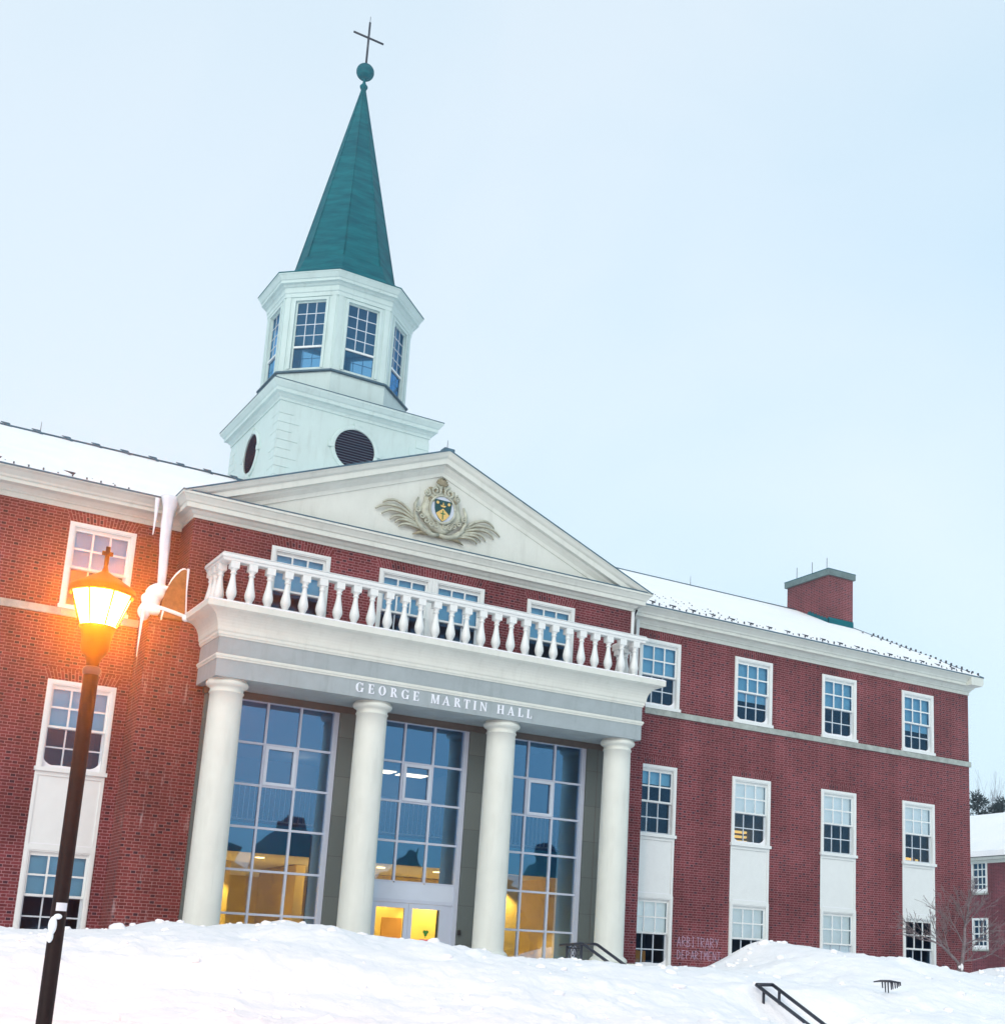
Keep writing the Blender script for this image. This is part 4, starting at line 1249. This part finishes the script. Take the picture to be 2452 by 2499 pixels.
mb = MB(); mb.box(-W_, W_, 1.0, D1 - .01, C1, S1, 'slab_dark'); mb.face([(-W_, 1.0, C1 - .004), (-W_, D1 - .01, C1 - .004), (W_, D1 - .01, C1 - .004), (W_, 1.0, C1 - .004)], 'lobby_ceiling'); obj('upper_floor', mb, room)
mb = MB()
for zz, rr in ((S1 + .95, .03), (S1 + .08, .02)): mb.tube([(-W_, 1.02, zz), (W_, 1.02, zz)], rr, 'alu', 6)
x = -W_ + .06
while x < W_: mb.box(x, x + .018, 1.01, 1.03, S1 + .08, S1 + .95, 'alu'); x += .125
obj('inner_railing', mb, room)
mb = MB()
for x, y in ((-4.2, 2.2), (-2.6, 2.2), (-1.0, 2.2), (.6, 2.2), (2.2, 2.2), (3.8, 2.2), (-3.4, 5.5), (0, 5.0), (2.8, 6.4), (-1.8, 7.6), (4.4, 5.4)):
    mb.lathe([(.11, 0), (.11, -.02)], (x, y, C1 - .006), 'downlight', 14)
obj('downlights', mb, room)
mb = MB()
for x, y in ((3.2, 9.2), (4.35, 9.3)): mb.box(x - .45, x + .45, y - .3, y + .3, C2 - .04, C2 - .01, 'ceiling_light')
obj('ceiling_panels', mb, room)
def plight(name, at, w, c, par, r_=.15, kind='POINT'):
    ld = bpy.data.lights.new(name, kind); ld.energy = w; ld.color = c; ld.shadow_soft_size = r_
    o = bpy.data.objects.new(name, ld); return link(o, par, at)
for x, y, w in ((-4.3, 3.75, 420), (-3.2, 3.75, 240), (.1, 6.6, 80), (1.7, 4.5, 120), (3.3, 4.5, 300), (3.6, 1.0, 300), (-2.0, 8.6, 420)):
    sp_ = plight('downlight_lamp', (x, y, C1 - .1), w, (1.0, .72, .26), room, .05, 'SPOT')
    sp_.data.spot_size = R(104); sp_.data.spot_blend = .35
plight('lobby_fill', (-.2, 3.0, .7), 48, (1.0, .72, .30), room)
plight('upper_lamp', (.4, 8.6, 4.2), 14, (1.0, .82, .55), room)

# ------------------------------------------------------------------ downspout, cable
mb = MB(); mb.box(6.70, 6.80, -.12, -.02, 5.9, 8.4, 'trim_white'); mb.tube([(6.12, -1.0, 8.33), (6.03, -1.0, 8.1), (6.02, -1.02, 5.9)], .03, 'dark_metal', 6); mb.box(5.90, 5.985, -1.10, -1.0, 5.85, 8.22, 'trim_white')
obj('downspout', mb, hall)
# chalk graffiti
STRK = {'A': [[(0, 0), (.25, 1), (.5, 0)], [(.1, .4), (.4, .4)]], 'R': [[(0, 0), (0, 1), (.4, .85), (.4, .6), (0, .5), (.45, 0)]], 'B': [[(0, 0), (0, 1), (.35, .9), (.35, .6), (0, .5), (.42, .35), (.4, .08), (0, 0)]],
        'I': [[(.05, 0), (.4, 0)], [(.22, 0), (.22, 1)], [(.05, 1), (.4, 1)]], 'T': [[(.0, 1), (.5, .97)], [(.25, 1), (.25, 0)]], 'Y': [[(0, 1), (.25, .5)], [(.5, 1), (.2, 0)]], 'D': [[(0, 0), (0, 1), (.35, .85), (.42, .4), (.3, .08), (0, 0)]],
        'E': [[(.45, 1), (0, 1), (0, 0), (.45, 0)], [(0, .5), (.35, .5)]], 'P': [[(0, 0), (0, 1), (.4, .85), (.4, .6), (0, .5)]], 'M': [[(0, 0), (.05, 1), (.25, .4), (.45, 1), (.5, 0)]], 'N': [[(0, 0), (0, 1), (.45, 0), (.45, 1)]]}
mb = MB(); r = random.Random(4)
for word, x0, x1, z0, h in (('ARBITRARY', 8.54, 10.0, -.64, .27), ('DEPARTMENT', 8.55, 10.08, -.98, .23)):
    st = (x1 - x0) / len(word)
    for i, ch in enumerate(word):
        for s in STRK[ch]:
            pts = [(x0 + st * i + st * 1.45 * a + r.uniform(-.008, .008), -.003, z0 + h * b + r.uniform(-.01, .01)) for a, b in s]
            for p, q in zip(pts, pts[1:]):
                p, q = Vector(p), Vector(q); d = (q - p).normalized(); nn = Vector((-d.z, 0, d.x)) * .008
                y = -.002 - .0006 * r.random()
                f = [p + nn, p - nn, q - nn, q + nn]
                mb.face([(v.x, y, v.z) for v in f], 'chalk')
obj('chalk_writing', mb, hall)

# ------------------------------------------------------------------ ice and snow on the left pier
def lump(mb, c, r, sc, seed, mat='snow', k=.25):
    i0 = len(mb.v); mb.sphere(c, r, mat, 22, 16, sc)
    for i in range(i0, len(mb.v)):
        p = Vector(mb.v[i]); q = p - Vector(c); n_ = noise.fractal(Vector((p.x * 3 + seed, p.y * 3, p.z * 3)), 1, 2, 3)
        mb.v[i] = tuple(Vector(c) + q * (1 + k * n_))
# long ice column hanging from the valley between the roofs
def icicle(x, y, z1, z0, r1, r0, seed, label):
    mb = MB(); n_ = 26; V = []; seg = 14; F = []
    for i in range(n_ + 1):
        t = i / n_; z = z1 + (z0 - z1) * t
        for j in range(seg):
            a = 2 * math.pi * j / seg
            r_ = (r1 + (r0 - r1) * t) * (1 + .34 * noise.noise(Vector((math.cos(a) * 1.6 + seed, math.sin(a) * 1.6, z * .8))) + .22 * noise.noise(Vector((math.cos(a) * 3, math.sin(a) * 3, z * 2.4 + seed))) + (.5 * max(0, 1 - t * 7) if r1 > .1 else 0))
            V.append((x + .03 * math.sin(z * 2 + seed) + r_ * math.cos(a), y + r_ * math.sin(a) * .8, z))
    for i in range(n_):
        for j in range(seg): F.append((i * seg + j, (i + 1) * seg + j, (i + 1) * seg + (j + 1) % seg, i * seg + (j + 1) % seg))
    F.append(tuple(range(seg))); F.append(tuple(n_ * seg + j for j in range(seg))[::-1])
    mb.mesh(V, F, 'ice', True)
    o = obj('icicle', mb); base_at(o, (x, y, z1))
    return tag(o, label, 'icicle', 'icicles hanging at the roof corner')
icicle(-6.42, -.74, 8.70, 6.60, .135, .085, 1, 'thick frosted ice column hanging from the gutter down to the snow on the brick pier')
icicle(-6.72, -.70, 8.62, 7.75, .05, .012, 4, 'short thin pointed icicle hanging from the gutter beside the thick ice column')
mb = MB()
lump(mb, (-6.48, -.86, 6.42), .23, (1.0, 1.0, .85), 1); lump(mb, (-6.60, -.86, 6.20), .22, (.85, 1, 1.0), 2); lump(mb, (-6.70, -.86, 5.95), .17, (.8, 1.0, 1.2), 3); lump(mb, (-6.24, -.96, 6.50), .14, (1.7, .8, .5), 4)
lump(mb, (-6.50, -.95, 5.93), .16, (1.5, .8, .45), 5)
mb.tube([(-6.66, -1.0, 6.03), (-6.35, -1.08, 6.0), (-6.1, -1.1, 5.95), (-5.85, -1.1, 5.90)], [.08, .05, .045, .04], 'snow', 10)
lump(mb, (-5.88, -1.12, 5.86), .075, (1, 1, 1), 6)
mb.tube([(-6.76, -1.0, 5.92), (-6.785, -1.06, 5.6), (-6.79, -1.06, 5.3), (-6.795, -1.05, 4.85)], [.06, .03, .022, .008], 'ice', 8)
mb.tube([(-6.37, -1.07, 5.95), (-6.385, -1.08, 5.82), (-6.38, -1.07, 5.74)], [.04, .03, .012], 'snow', 8)
o = obj('snow_heap', mb); base_at(o, (-6.5, -.9, 5.8)); tag(o, 'lumpy frozen snow heaped on top of the left brick pier under the ice column', 'snow heap')
t = thing('scupper_box', 'brown boxy drain panel with snow on its top standing on the left brick pier', 'drain box', (-6.15, -.95, 5.8))
mb = MB(); mb.prism([(-6.44, 5.80), (-5.90, 5.80), (-5.955, 6.96), (-6.01, 6.98), (-6.08, 6.94), (-6.17, 6.82), (-6.25, 6.68), (-6.33, 6.48), (-6.39, 6.22)], -1.10, -.72, 'board_brown'); obj('panel', mb, t)
mb = MB(); lump(mb, (-6.0, -.95, 6.98), .075, (.9, 1.5, .8), 3); mb.tube([(-6.30, -1.03, 6.57), (-6.24, -1.03, 6.71), (-6.16, -1.03, 6.84), (-6.07, -1.03, 6.95), (-5.99, -1.03, 6.99)], [.012, .025, .035, .04, .04], 'snow', 8); obj('snow_cap', mb, t)
mb = MB(); mb.tube([(-5.94, -1.12, 7.0), (-5.925, -1.12, 6.5), (-5.88, -1.12, 5.95)], [.03, .016, .02], 'ice', 7); obj('ice_strip', mb, t)

# ------------------------------------------------------------------ street lamp
LXp, LYp = -11.458, CAM.y + 9.0
LG = snow_z(LXp, LYp) - .3
lamp = thing('street_lamp', 'dark brown lamp post with a lit orange lantern topped by a small cross', 'street lamp', (LXp, LYp, LG))
c0 = (LXp, LYp, 0)
mb = MB(); mb.lathe([(.075, LG), (.075, LG + .25), (.055, LG + .3), (.047, LG + .35), (.047, .20), (.047, .245)], c0, 'post_brown', 20); obj('post', mb, lamp)
mb = MB(); mb.lathe([(.047, .245), (.054, .25), (.058, .268), (.058, .282), (.05, .295), (.042, .30)], c0, 'dark_metal', 24); obj('collar', mb, lamp)
mb = MB(); mb.lathe([(.040, .295), (.041, .33), (.052, .36), (.078, .39), (.088, .42), (.090, .47), (.098, .52), (.112, .555), (.116, .565), (.10, .568)], c0, 'post_brown', 24); obj('lantern_base', mb, lamp)
mb = MB(); c8 = 1 / math.cos(R(22.5))
GR0, GR1, GZ0, GZ1 = .108, .182, .567, .782
mb.lathe([(GR0 * c8 * .97, GZ0), (GR1 * c8 * .97, GZ1)], c0, 'lamp_glow', 8, False, R(10), caps=False)
obj('lantern_panes', mb, lamp)
mb = MB()
for k in range(8):
    a = R(10 + 45 * k)
    mb.tube([(LXp + GR0 * c8 * math.cos(a), LYp + GR0 * c8 * math.sin(a), GZ0), (LXp + GR1 * c8 * math.cos(a), LYp + GR1 * c8 * math.sin(a), GZ1)], .0055, 'post_brown', 6)
obj('lantern_ribs', mb, lamp)
mb = MB(); mb.lathe([(.17, .780), (.200, .778), (.208, .79), (.208, .815), (.198, .828), (.165, .850), (.10, .890), (.045, .925), (.022, .94), (.018, .955)], c0, 'post_brown', 32); obj('lantern_cap', mb, lamp)
mb = MB(); mb.lathe([(.02, .95), (.014, .97), (.012, 1.0)], c0, 'post_brown', 10); mb.box(LXp - .013, LXp + .013, LYp - .008, LYp + .008, .99, 1.112, 'post_brown'); mb.box(LXp - .034, LXp + .034, LYp - .007, LYp + .007, 1.052, 1.078, 'post_brown'); obj('cross', mb, lamp)
mb = MB(); mb.lathe([(.0485, -1.255), (.0485, -1.205)], c0, 'sticker', 10, True, 0, R(235), R(320), caps=False); obj('sticker', mb, lamp)
mb = MB(); lump(mb, (LXp - .035, LYp - .045, -1.34), .032, (.8, .6, 1.9), 5, k=.5); lump(mb, (LXp - .012, LYp - .05, -1.29), .02, (1, .6, .7), 6, k=.5); lump(mb, (LXp - .04, LYp - .045, -1.41), .018, (.8, .6, 1.6), 7, k=.5); obj('snow_clump', mb, lamp)
plight('lamp_bulb', (LXp, LYp, .67), 3600, (1.0, .235, .006), lamp, .05)

# ------------------------------------------------------------------ handrails
def hand(name, rails, posts, label, extra=None, at=(0, 0, 0)):
    t = thing(name, label, 'handrail', at, 'black double handrails on the steps')
    for pts in rails:
        mb = MB(); mb.tube(pts, .034, 'dark_metal', 10); obj('rail', mb, t)
    for a, b in posts:
        mb = MB(); mb.tube([a, b], .028, 'dark_metal', 8); obj('post', mb, t)
    if extra: obj('scroll_panel', extra, t)
    return t
X0, X1 = 2.782, 3.152
pan = MB()
for y in (-3.95, -4.21):
    pan.tube([(X0, y - .13 + .13 * 1.0 * math.cos(a) + .0, -1.03 + .15 * math.sin(a)) for a in [i * math.pi / 8 for i in range(17)]], .014, 'dark_metal', 6)
    pan.tube([(X0, y - .13 + .06 * math.cos(a), -1.03 + .07 * math.sin(a)) for a in [i * math.pi / 6 for i in range(13)]], .012, 'dark_metal', 6)
pan.tube([(X0, -3.82, -.93), (X0, -4.46, -.93)], .02, 'dark_metal', 6)
hand('handrail', [[(X0, -3.5, -.865), (X0, -4.44, -.825), (X0, -4.52, -.835), (X0, -6.1, -1.40)], [(X1, -3.6, -.855), (X1, -4.44, -.82), (X1, -4.54, -.84), (X1, -6.1, -1.41)]],
     [((X0, -3.82, -.86), (X0, -3.82, -2.2)), ((X0, -4.46, -.84), (X0, -4.46, -2.2))], 'black double handrail with a scroll panel beside the right-hand column', pan, (X0, -4.2, -2.2))
hand('handrail', [[(X0, -10.777, -1.566), (X0, -13.2, -2.62)], [(X1, -10.80, -1.556), (X1, -13.2, -2.62)], [(X0, -10.777, -1.566), (X1, -10.80, -1.556)]],
     [((X0, -11.0, -1.67), (X0, -11.0, -2.6)), ((X1, -11.0, -1.66), (X1, -11.0, -2.6))], 'plain black double handrail sloping down out of the snow in the right foreground', None, (X0, -11.5, -2.6))

# rail with pickets poking out of the snow
cray = Vector((0.72270257, 0.75271725, 0.00370451))
tt = 18.0
while tt < 34 and (CAM + cray * tt).z > snow_z((CAM + cray * tt).x, (CAM + cray * tt).y): tt += .05
p = CAM + cray * (tt - 1.6)
rk = thing('buried_fence', 'short black comb-like fence rail with bars sticking out of the right-hand snow slope', 'fence', (p.x, p.y, p.z - .4))
sx_ = Vector((cR.x, cR.y, 0)).normalized()
def rp_(u, z): q = p + sx_ * u; return (q.x, q.y, p.z + z)
wd = .46 * (tt / 26.0) * 1.05
mb = MB(); mb.tube([rp_(-.5 * wd * 1.05, -.005), rp_(-.25 * wd, .018), rp_(.1 * wd, .018), rp_(.48 * wd, .0)], [.012, .022, .025, .012], 'dark_metal', 8); obj('top_rail', mb, rk)
for u, L in ((-.2, .13), (-.09, .22), (.02, .23), (.13, .16), (.19, .15), (.28, .13), (.36, .12), (.42, .09), (.48, .07)):
    mb = MB(); mb.tube([rp_(u * wd, .01), rp_(u * wd + .01, -L * .9)], [.016, .011], 'dark_metal', 6); obj('bar', mb, rk)
# red globe ornament at the column foot
mb = MB(); mb.sphere((3.62, -4.0, -1.30), .085, 'terracotta', 16, 10); mb.tube([(3.62, -4.0, -1.3), (3.62, -4.0, -2.0)], .03, 'terracotta', 8)
o = obj('marker_post', mb); base_at(o, (3.62, -4.0, -2.0)); tag(o, 'small round red-brown post top peeping over the snow at the right column foot', 'post')

# ------------------------------------------------------------------ bare trees
def branch(mb, p, d, L, r, depth, rnd, mat, spread=.6, up=.1, tips=None, minr=.004):
    pts = [p]; rs = [r]; n_ = 4
    for i in range(n_):
        d = (d + Vector((rnd.uniform(-1, 1), rnd.uniform(-1, 1), rnd.uniform(-1, 1))) * .16 + Vector((0, 0, up * .3))).normalized()
        p = p + d * (L / n_); pts.append(p); rs.append(max(minr, r * (1 - .45 * (i + 1) / n_)))
    mb.tube(pts, rs, mat, 5 if r < .03 else 7)
    if depth == 0: return
    for k in range(rnd.choice((2, 3, 3)) + (1 if depth > 2 else 0)):
        i = rnd.randint(1, n_); dd = (d + Vector((rnd.uniform(-1, 1), rnd.uniform(-1, 1), rnd.uniform(-.6, .9))) * spread).normalized()
        branch(mb, pts[i], dd, L * rnd.uniform(.55, .8), rs[i] * .68, depth - 1, rnd, mat, spread, up, tips, minr)
    if depth >= 1: branch(mb, pts[-1], d, L * .7, rs[-1] * .8, depth - 1, rnd, mat, spread, up, tips, minr)
rnd = random.Random(12)
tz = snow_z(16.93, -2.5) - .05
t = thing('bare_tree', 'small bare crooked tree with snowy forks growing at the end of the brick wing', 'tree', (16.93, -2.5, tz))
mb = MB(); B0 = Vector((16.93, -2.5, tz - .15))
trunk_pts = [[B0, (16.85, -2.55, -.75), (16.55, -2.5, -.5), (16.2, -2.55, -.30), (15.7, -2.6, -.15)], [B0, (17.05, -2.5, -.7), (17.15, -2.5, -.2), (17.25, -2.45, .35), (17.35, -2.5, .8)]]
for q, rr in zip(trunk_pts, ([.055, .05, .045, .035, .02], [.065, .058, .05, .04, .022])): mb.tube(q, rr, 'bark', 8)
obj('trunk', mb, t)
mb = MB()
for st_, d_, L_ in (((15.7, -2.6, -.15), (-1, .1, .25), .6), ((16.2, -2.55, -.3), (-.6, -.2, .7), .55), ((16.55, -2.5, -.5), (-.3, .3, 1), .6), ((17.15, -2.5, -.2), (-.6, .1, .8), .75), ((17.25, -2.45, .35), (-.5, -.2, .8), .6), ((17.35, -2.5, .8), (-.1, .1, 1), .45), ((17.25, -2.45, .35), (.8, 0, .55), .6), ((17.15, -2.5, -.2), (.9, -.1, .35), .7), ((17.05, -2.5, -.7), (1, -.2, .25), .75), ((17.3, -2.45, .6), (.5, .2, .8), .5), ((15.9, -2.6, -.2), (-.7, -.1, .1), .7), ((17.1, -2.5, -.5), (.9, .2, .6), .8)):
    branch(mb, Vector(st_), Vector(d_).normalized(), L_, .024, 3, rnd, 'bark', .75, .05, minr=.005)
obj('crown', mb, t)
mb = MB(); lump(mb, (16.98, -2.55, -.86), .05, (.8, .8, 1.8), 2); lump(mb, (16.86, -2.58, -.86), .04, (1.2, .8, 1.2), 3); obj('snow_cap', mb, t)

# ------------------------------------------------------------------ neighbouring house
hx = 38.42
nb = thing('neighbour_house', 'distant red brick house with a snow covered roof behind the end of the hall', 'house', (42, 16, -2.2))
mb = MB()
wh = []
for yc_ in (16.28, 11.5, 7.0):
    wh += [(yc_ - .52, yc_ + .52, 3.25, 4.87), (yc_ - .52, yc_ + .52, .48, 2.02)]
X = sorted({2.0, 26.0, *[h[0] for h in wh], *[h[1] for h in wh]}); Zs = sorted({-2.2, 5.0, *[h[2] for h in wh], *[h[3] for h in wh]})
for a, b in zip(X, X[1:]):
    for c, d in zip(Zs, Zs[1:]):
        if any(h[0] < (a + b) / 2 < h[1] and h[2] < (c + d) / 2 < h[3] for h in wh): continue
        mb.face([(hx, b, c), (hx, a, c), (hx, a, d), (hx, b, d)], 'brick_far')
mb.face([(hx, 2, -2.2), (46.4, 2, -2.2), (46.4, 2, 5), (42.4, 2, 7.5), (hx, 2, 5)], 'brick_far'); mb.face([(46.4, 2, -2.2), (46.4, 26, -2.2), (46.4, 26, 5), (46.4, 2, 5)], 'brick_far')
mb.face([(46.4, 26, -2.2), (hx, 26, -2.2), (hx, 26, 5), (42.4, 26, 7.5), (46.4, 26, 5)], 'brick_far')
obj('wall', mb, nb)
mb = MB()
for s in (-1, 1):
    a = 42.4 + s * 4.45
    p_ = [(a, 1.7, 5.02), (a, 26.3, 5.02), (42.4, 26.3, 7.62), (42.4, 1.7, 7.62)]
    q_ = [(a, 1.7, 5.30), (a, 26.3, 5.30), (42.4, 26.3, 7.85), (42.4, 1.7, 7.85)]
    mb.face(p_, 'flashing'); mb.face(q_, 'snow')
    mb.face([p_[0], p_[1], q_[1], q_[0]], 'snow'); mb.face([p_[0], p_[3], q_[3], q_[0]], 'snow'); mb.face([p_[1], p_[2], q_[2], q_[1]], 'snow')
lab(obj('roof', mb, nb), 'roof under a thick blanket of snow')
mb = MB(); mb.sweep([(hx, 26.2), (hx, 1.8)], [(-.05, 4.72), (.03, 4.72), (.05, 4.85), (.32, 4.88), (.36, 5.0), (-.05, 5.02)], 'cream'); obj('cornice', mb, nb)
for a, b, c, d in wh:
    mb = MB(); k = .11
    for q in ((a, a + k, c, d), (b - k, b, c, d), (a + k, b - k, c, c + k), (a + k, b - k, d - k, d)): mb.box(hx - .04, hx + .1, q[0], q[1], q[2], q[3], 'trim_white')
    ym = (c + d) / 2
    mb.box(hx + .02, hx + .08, a + k, b - k, ym - .035, ym + .035, 'trim_white')
    for j in (1, 2): y_ = a + k + (b - a - 2 * k) * j / 3; mb.box(hx + .03, hx + .07, y_ - .025, y_ + .025, c + k, d - k, 'trim_white')
    for z_ in ((c + ym) / 2 + .03, (d + ym) / 2 - .03): mb.box(hx + .035, hx + .065, a + k, b - k, z_ - .025, z_ + .025, 'trim_white')
    mb.box(hx - .08, hx + .02, a - .05, b + .05, c - .08, c, 'string_stone')
    w = obj('window', mb, nb)
    mb = MB(); mb.face([(hx + .05, b - k, c + k), (hx + .05, a + k, c + k), (hx + .05, a + k, d - k), (hx + .05, b - k, d - k)], 'glass_far'); mb.face([(hx + .4, b, c), (hx + .4, a, c), (hx + .4, a, d), (hx + .4, b, d)], 'room_dark'); obj('pane', mb, w)
    mb = MB(); mb.box(hx - .02, hx + .03, a + .1, b - .1, c + .08, c + .2, 'snow'); obj('sill_snow', mb, w)

# ------------------------------------------------------------------ trees beyond the neighbouring house
def pine(base, H, seed, label):
    r = random.Random(seed); b = Vector(base)
    t = thing('pine_tree', label, 'tree', base, 'evergreens beyond the neighbouring house')
    mb = MB(); mb.tube([b, b + Vector((.1, 0, H * .5)), b + Vector((0, 0, H * .98))], [.28, .18, .04], 'bark', 7); obj('trunk', mb, t)
    mb = MB()
    for k in range(80):
        f = r.uniform(.28, 1.0); a = r.uniform(0, 6.283); reach = (1 - f) * H * .26 + .35
        q = b + Vector((math.cos(a) * reach * r.uniform(.3, 1), math.sin(a) * reach * r.uniform(.3, 1), H * f + r.uniform(-.2, .25)))
        rad = r.uniform(.28, .55)
        for j in range(60):
            v = Vector((r.gauss(0, 1), r.gauss(0, 1), r.gauss(0, .75))).normalized()
            c_ = q + v * rad * r.uniform(.3, 1.0); d_ = (v + Vector((0, 0, .35))).normalized() * r.uniform(.14, .26)
            s_ = d_.cross(Vector((r.uniform(-1, 1), r.uniform(-1, 1), r.uniform(-1, 1)))).normalized() * .06
            mb.face([c_ - s_, c_ + s_, c_ + d_], 'needles')
    obj('crown', mb, t); return t
pine((56.7, 33.0, -2.2), 14.0, 3, 'dark evergreen rising highest above the snowy roof close to the hall corner')
pine((57.7, 31.9, -2.2), 13.2, 8, 'lower dark evergreen above the snowy roof at the right edge')
pine((59.5, 33.0, -2.2), 12.4, 5, 'dark evergreen half hidden behind the two others at the right edge')
def bare(base, H, seed, label):
    r = random.Random(seed); b = Vector(base)
    t = thing('bare_tree', label, 'tree', base, 'bare trees beyond the neighbouring house')
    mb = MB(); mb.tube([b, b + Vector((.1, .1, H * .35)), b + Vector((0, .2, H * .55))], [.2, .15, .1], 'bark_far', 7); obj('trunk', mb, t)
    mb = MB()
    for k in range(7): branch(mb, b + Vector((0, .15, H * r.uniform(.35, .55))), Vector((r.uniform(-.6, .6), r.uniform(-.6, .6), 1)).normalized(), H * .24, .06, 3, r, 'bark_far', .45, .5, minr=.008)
    obj('crown', mb, t)
bare((59.0, 36.0, -2.2), 14.5, 2, 'pale leafless tree behind the tallest evergreen')
bare((61.0, 33.5, -2.2), 13.8, 6, 'pale leafless tree right of the evergreens')

# far wood across the street, seen only mirrored in the glass
mb = MB(); r = random.Random(21)
for k in range(130):
    x, y = r.uniform(-60, 150), r.uniform(-105, -84); H = r.uniform(8, 14); z0_ = -3.2; w = r.uniform(2.0, 4.2)
    i0 = len(mb.v)
    pr = [(.3, 0), (.3, 1.4)] + [(w * (.55 + .45 * math.sin(math.pi * min(1, q / 9 * 1.05))) * (1 if q < 8 else .5), 1.5 + (H - 1.5) * q / 9) for q in range(10)]
    mb.lathe(pr, (x, y, z0_), 'far_trees', 13, False)
    for q in range(i0, len(mb.v)):
        v = Vector(mb.v[q]); mb.v[q] = tuple(v + noise.noise_vector(v * .35) * .8 + noise.noise_vector(v * 1.7) * .75)
o = obj('far_wood', mb); base_at(o, (40, -90, -3.2)); o['kind'] = 'stuff'; o['label'] = 'dark wood across the street mirrored in the glass'; o['category'] = 'wood'

# ------------------------------------------------------------------ thin winter haze, added so the street lamp spreads a glow
mb = MB(); mb.box(-430, 560, -430, 640, -8, 34, 'snow')
hz = obj('haze', mb); hz['kind'] = 'stuff'; hz['label'] = 'thin frosty winter haze added to spread the lamp glow'; hz['category'] = 'haze'
hz.data.materials.clear()
hm = bpy.data.materials.new('haze'); hm.use_nodes = True
hm.node_tree.nodes.remove(hm.node_tree.nodes['Principled BSDF'])
pv = hm.node_tree.nodes.new('ShaderNodeVolumePrincipled')
pv.inputs['Color'].default_value = (0.97, 0.98, 1.0, 1)
pv.inputs['Density'].default_value = 0.0011
pv.inputs['Anisotropy'].default_value = 0.935
hm.node_tree.links.new(pv.outputs[0], hm.node_tree.nodes['Material Output'].inputs['Volume'])
hz.data.materials.append(hm)
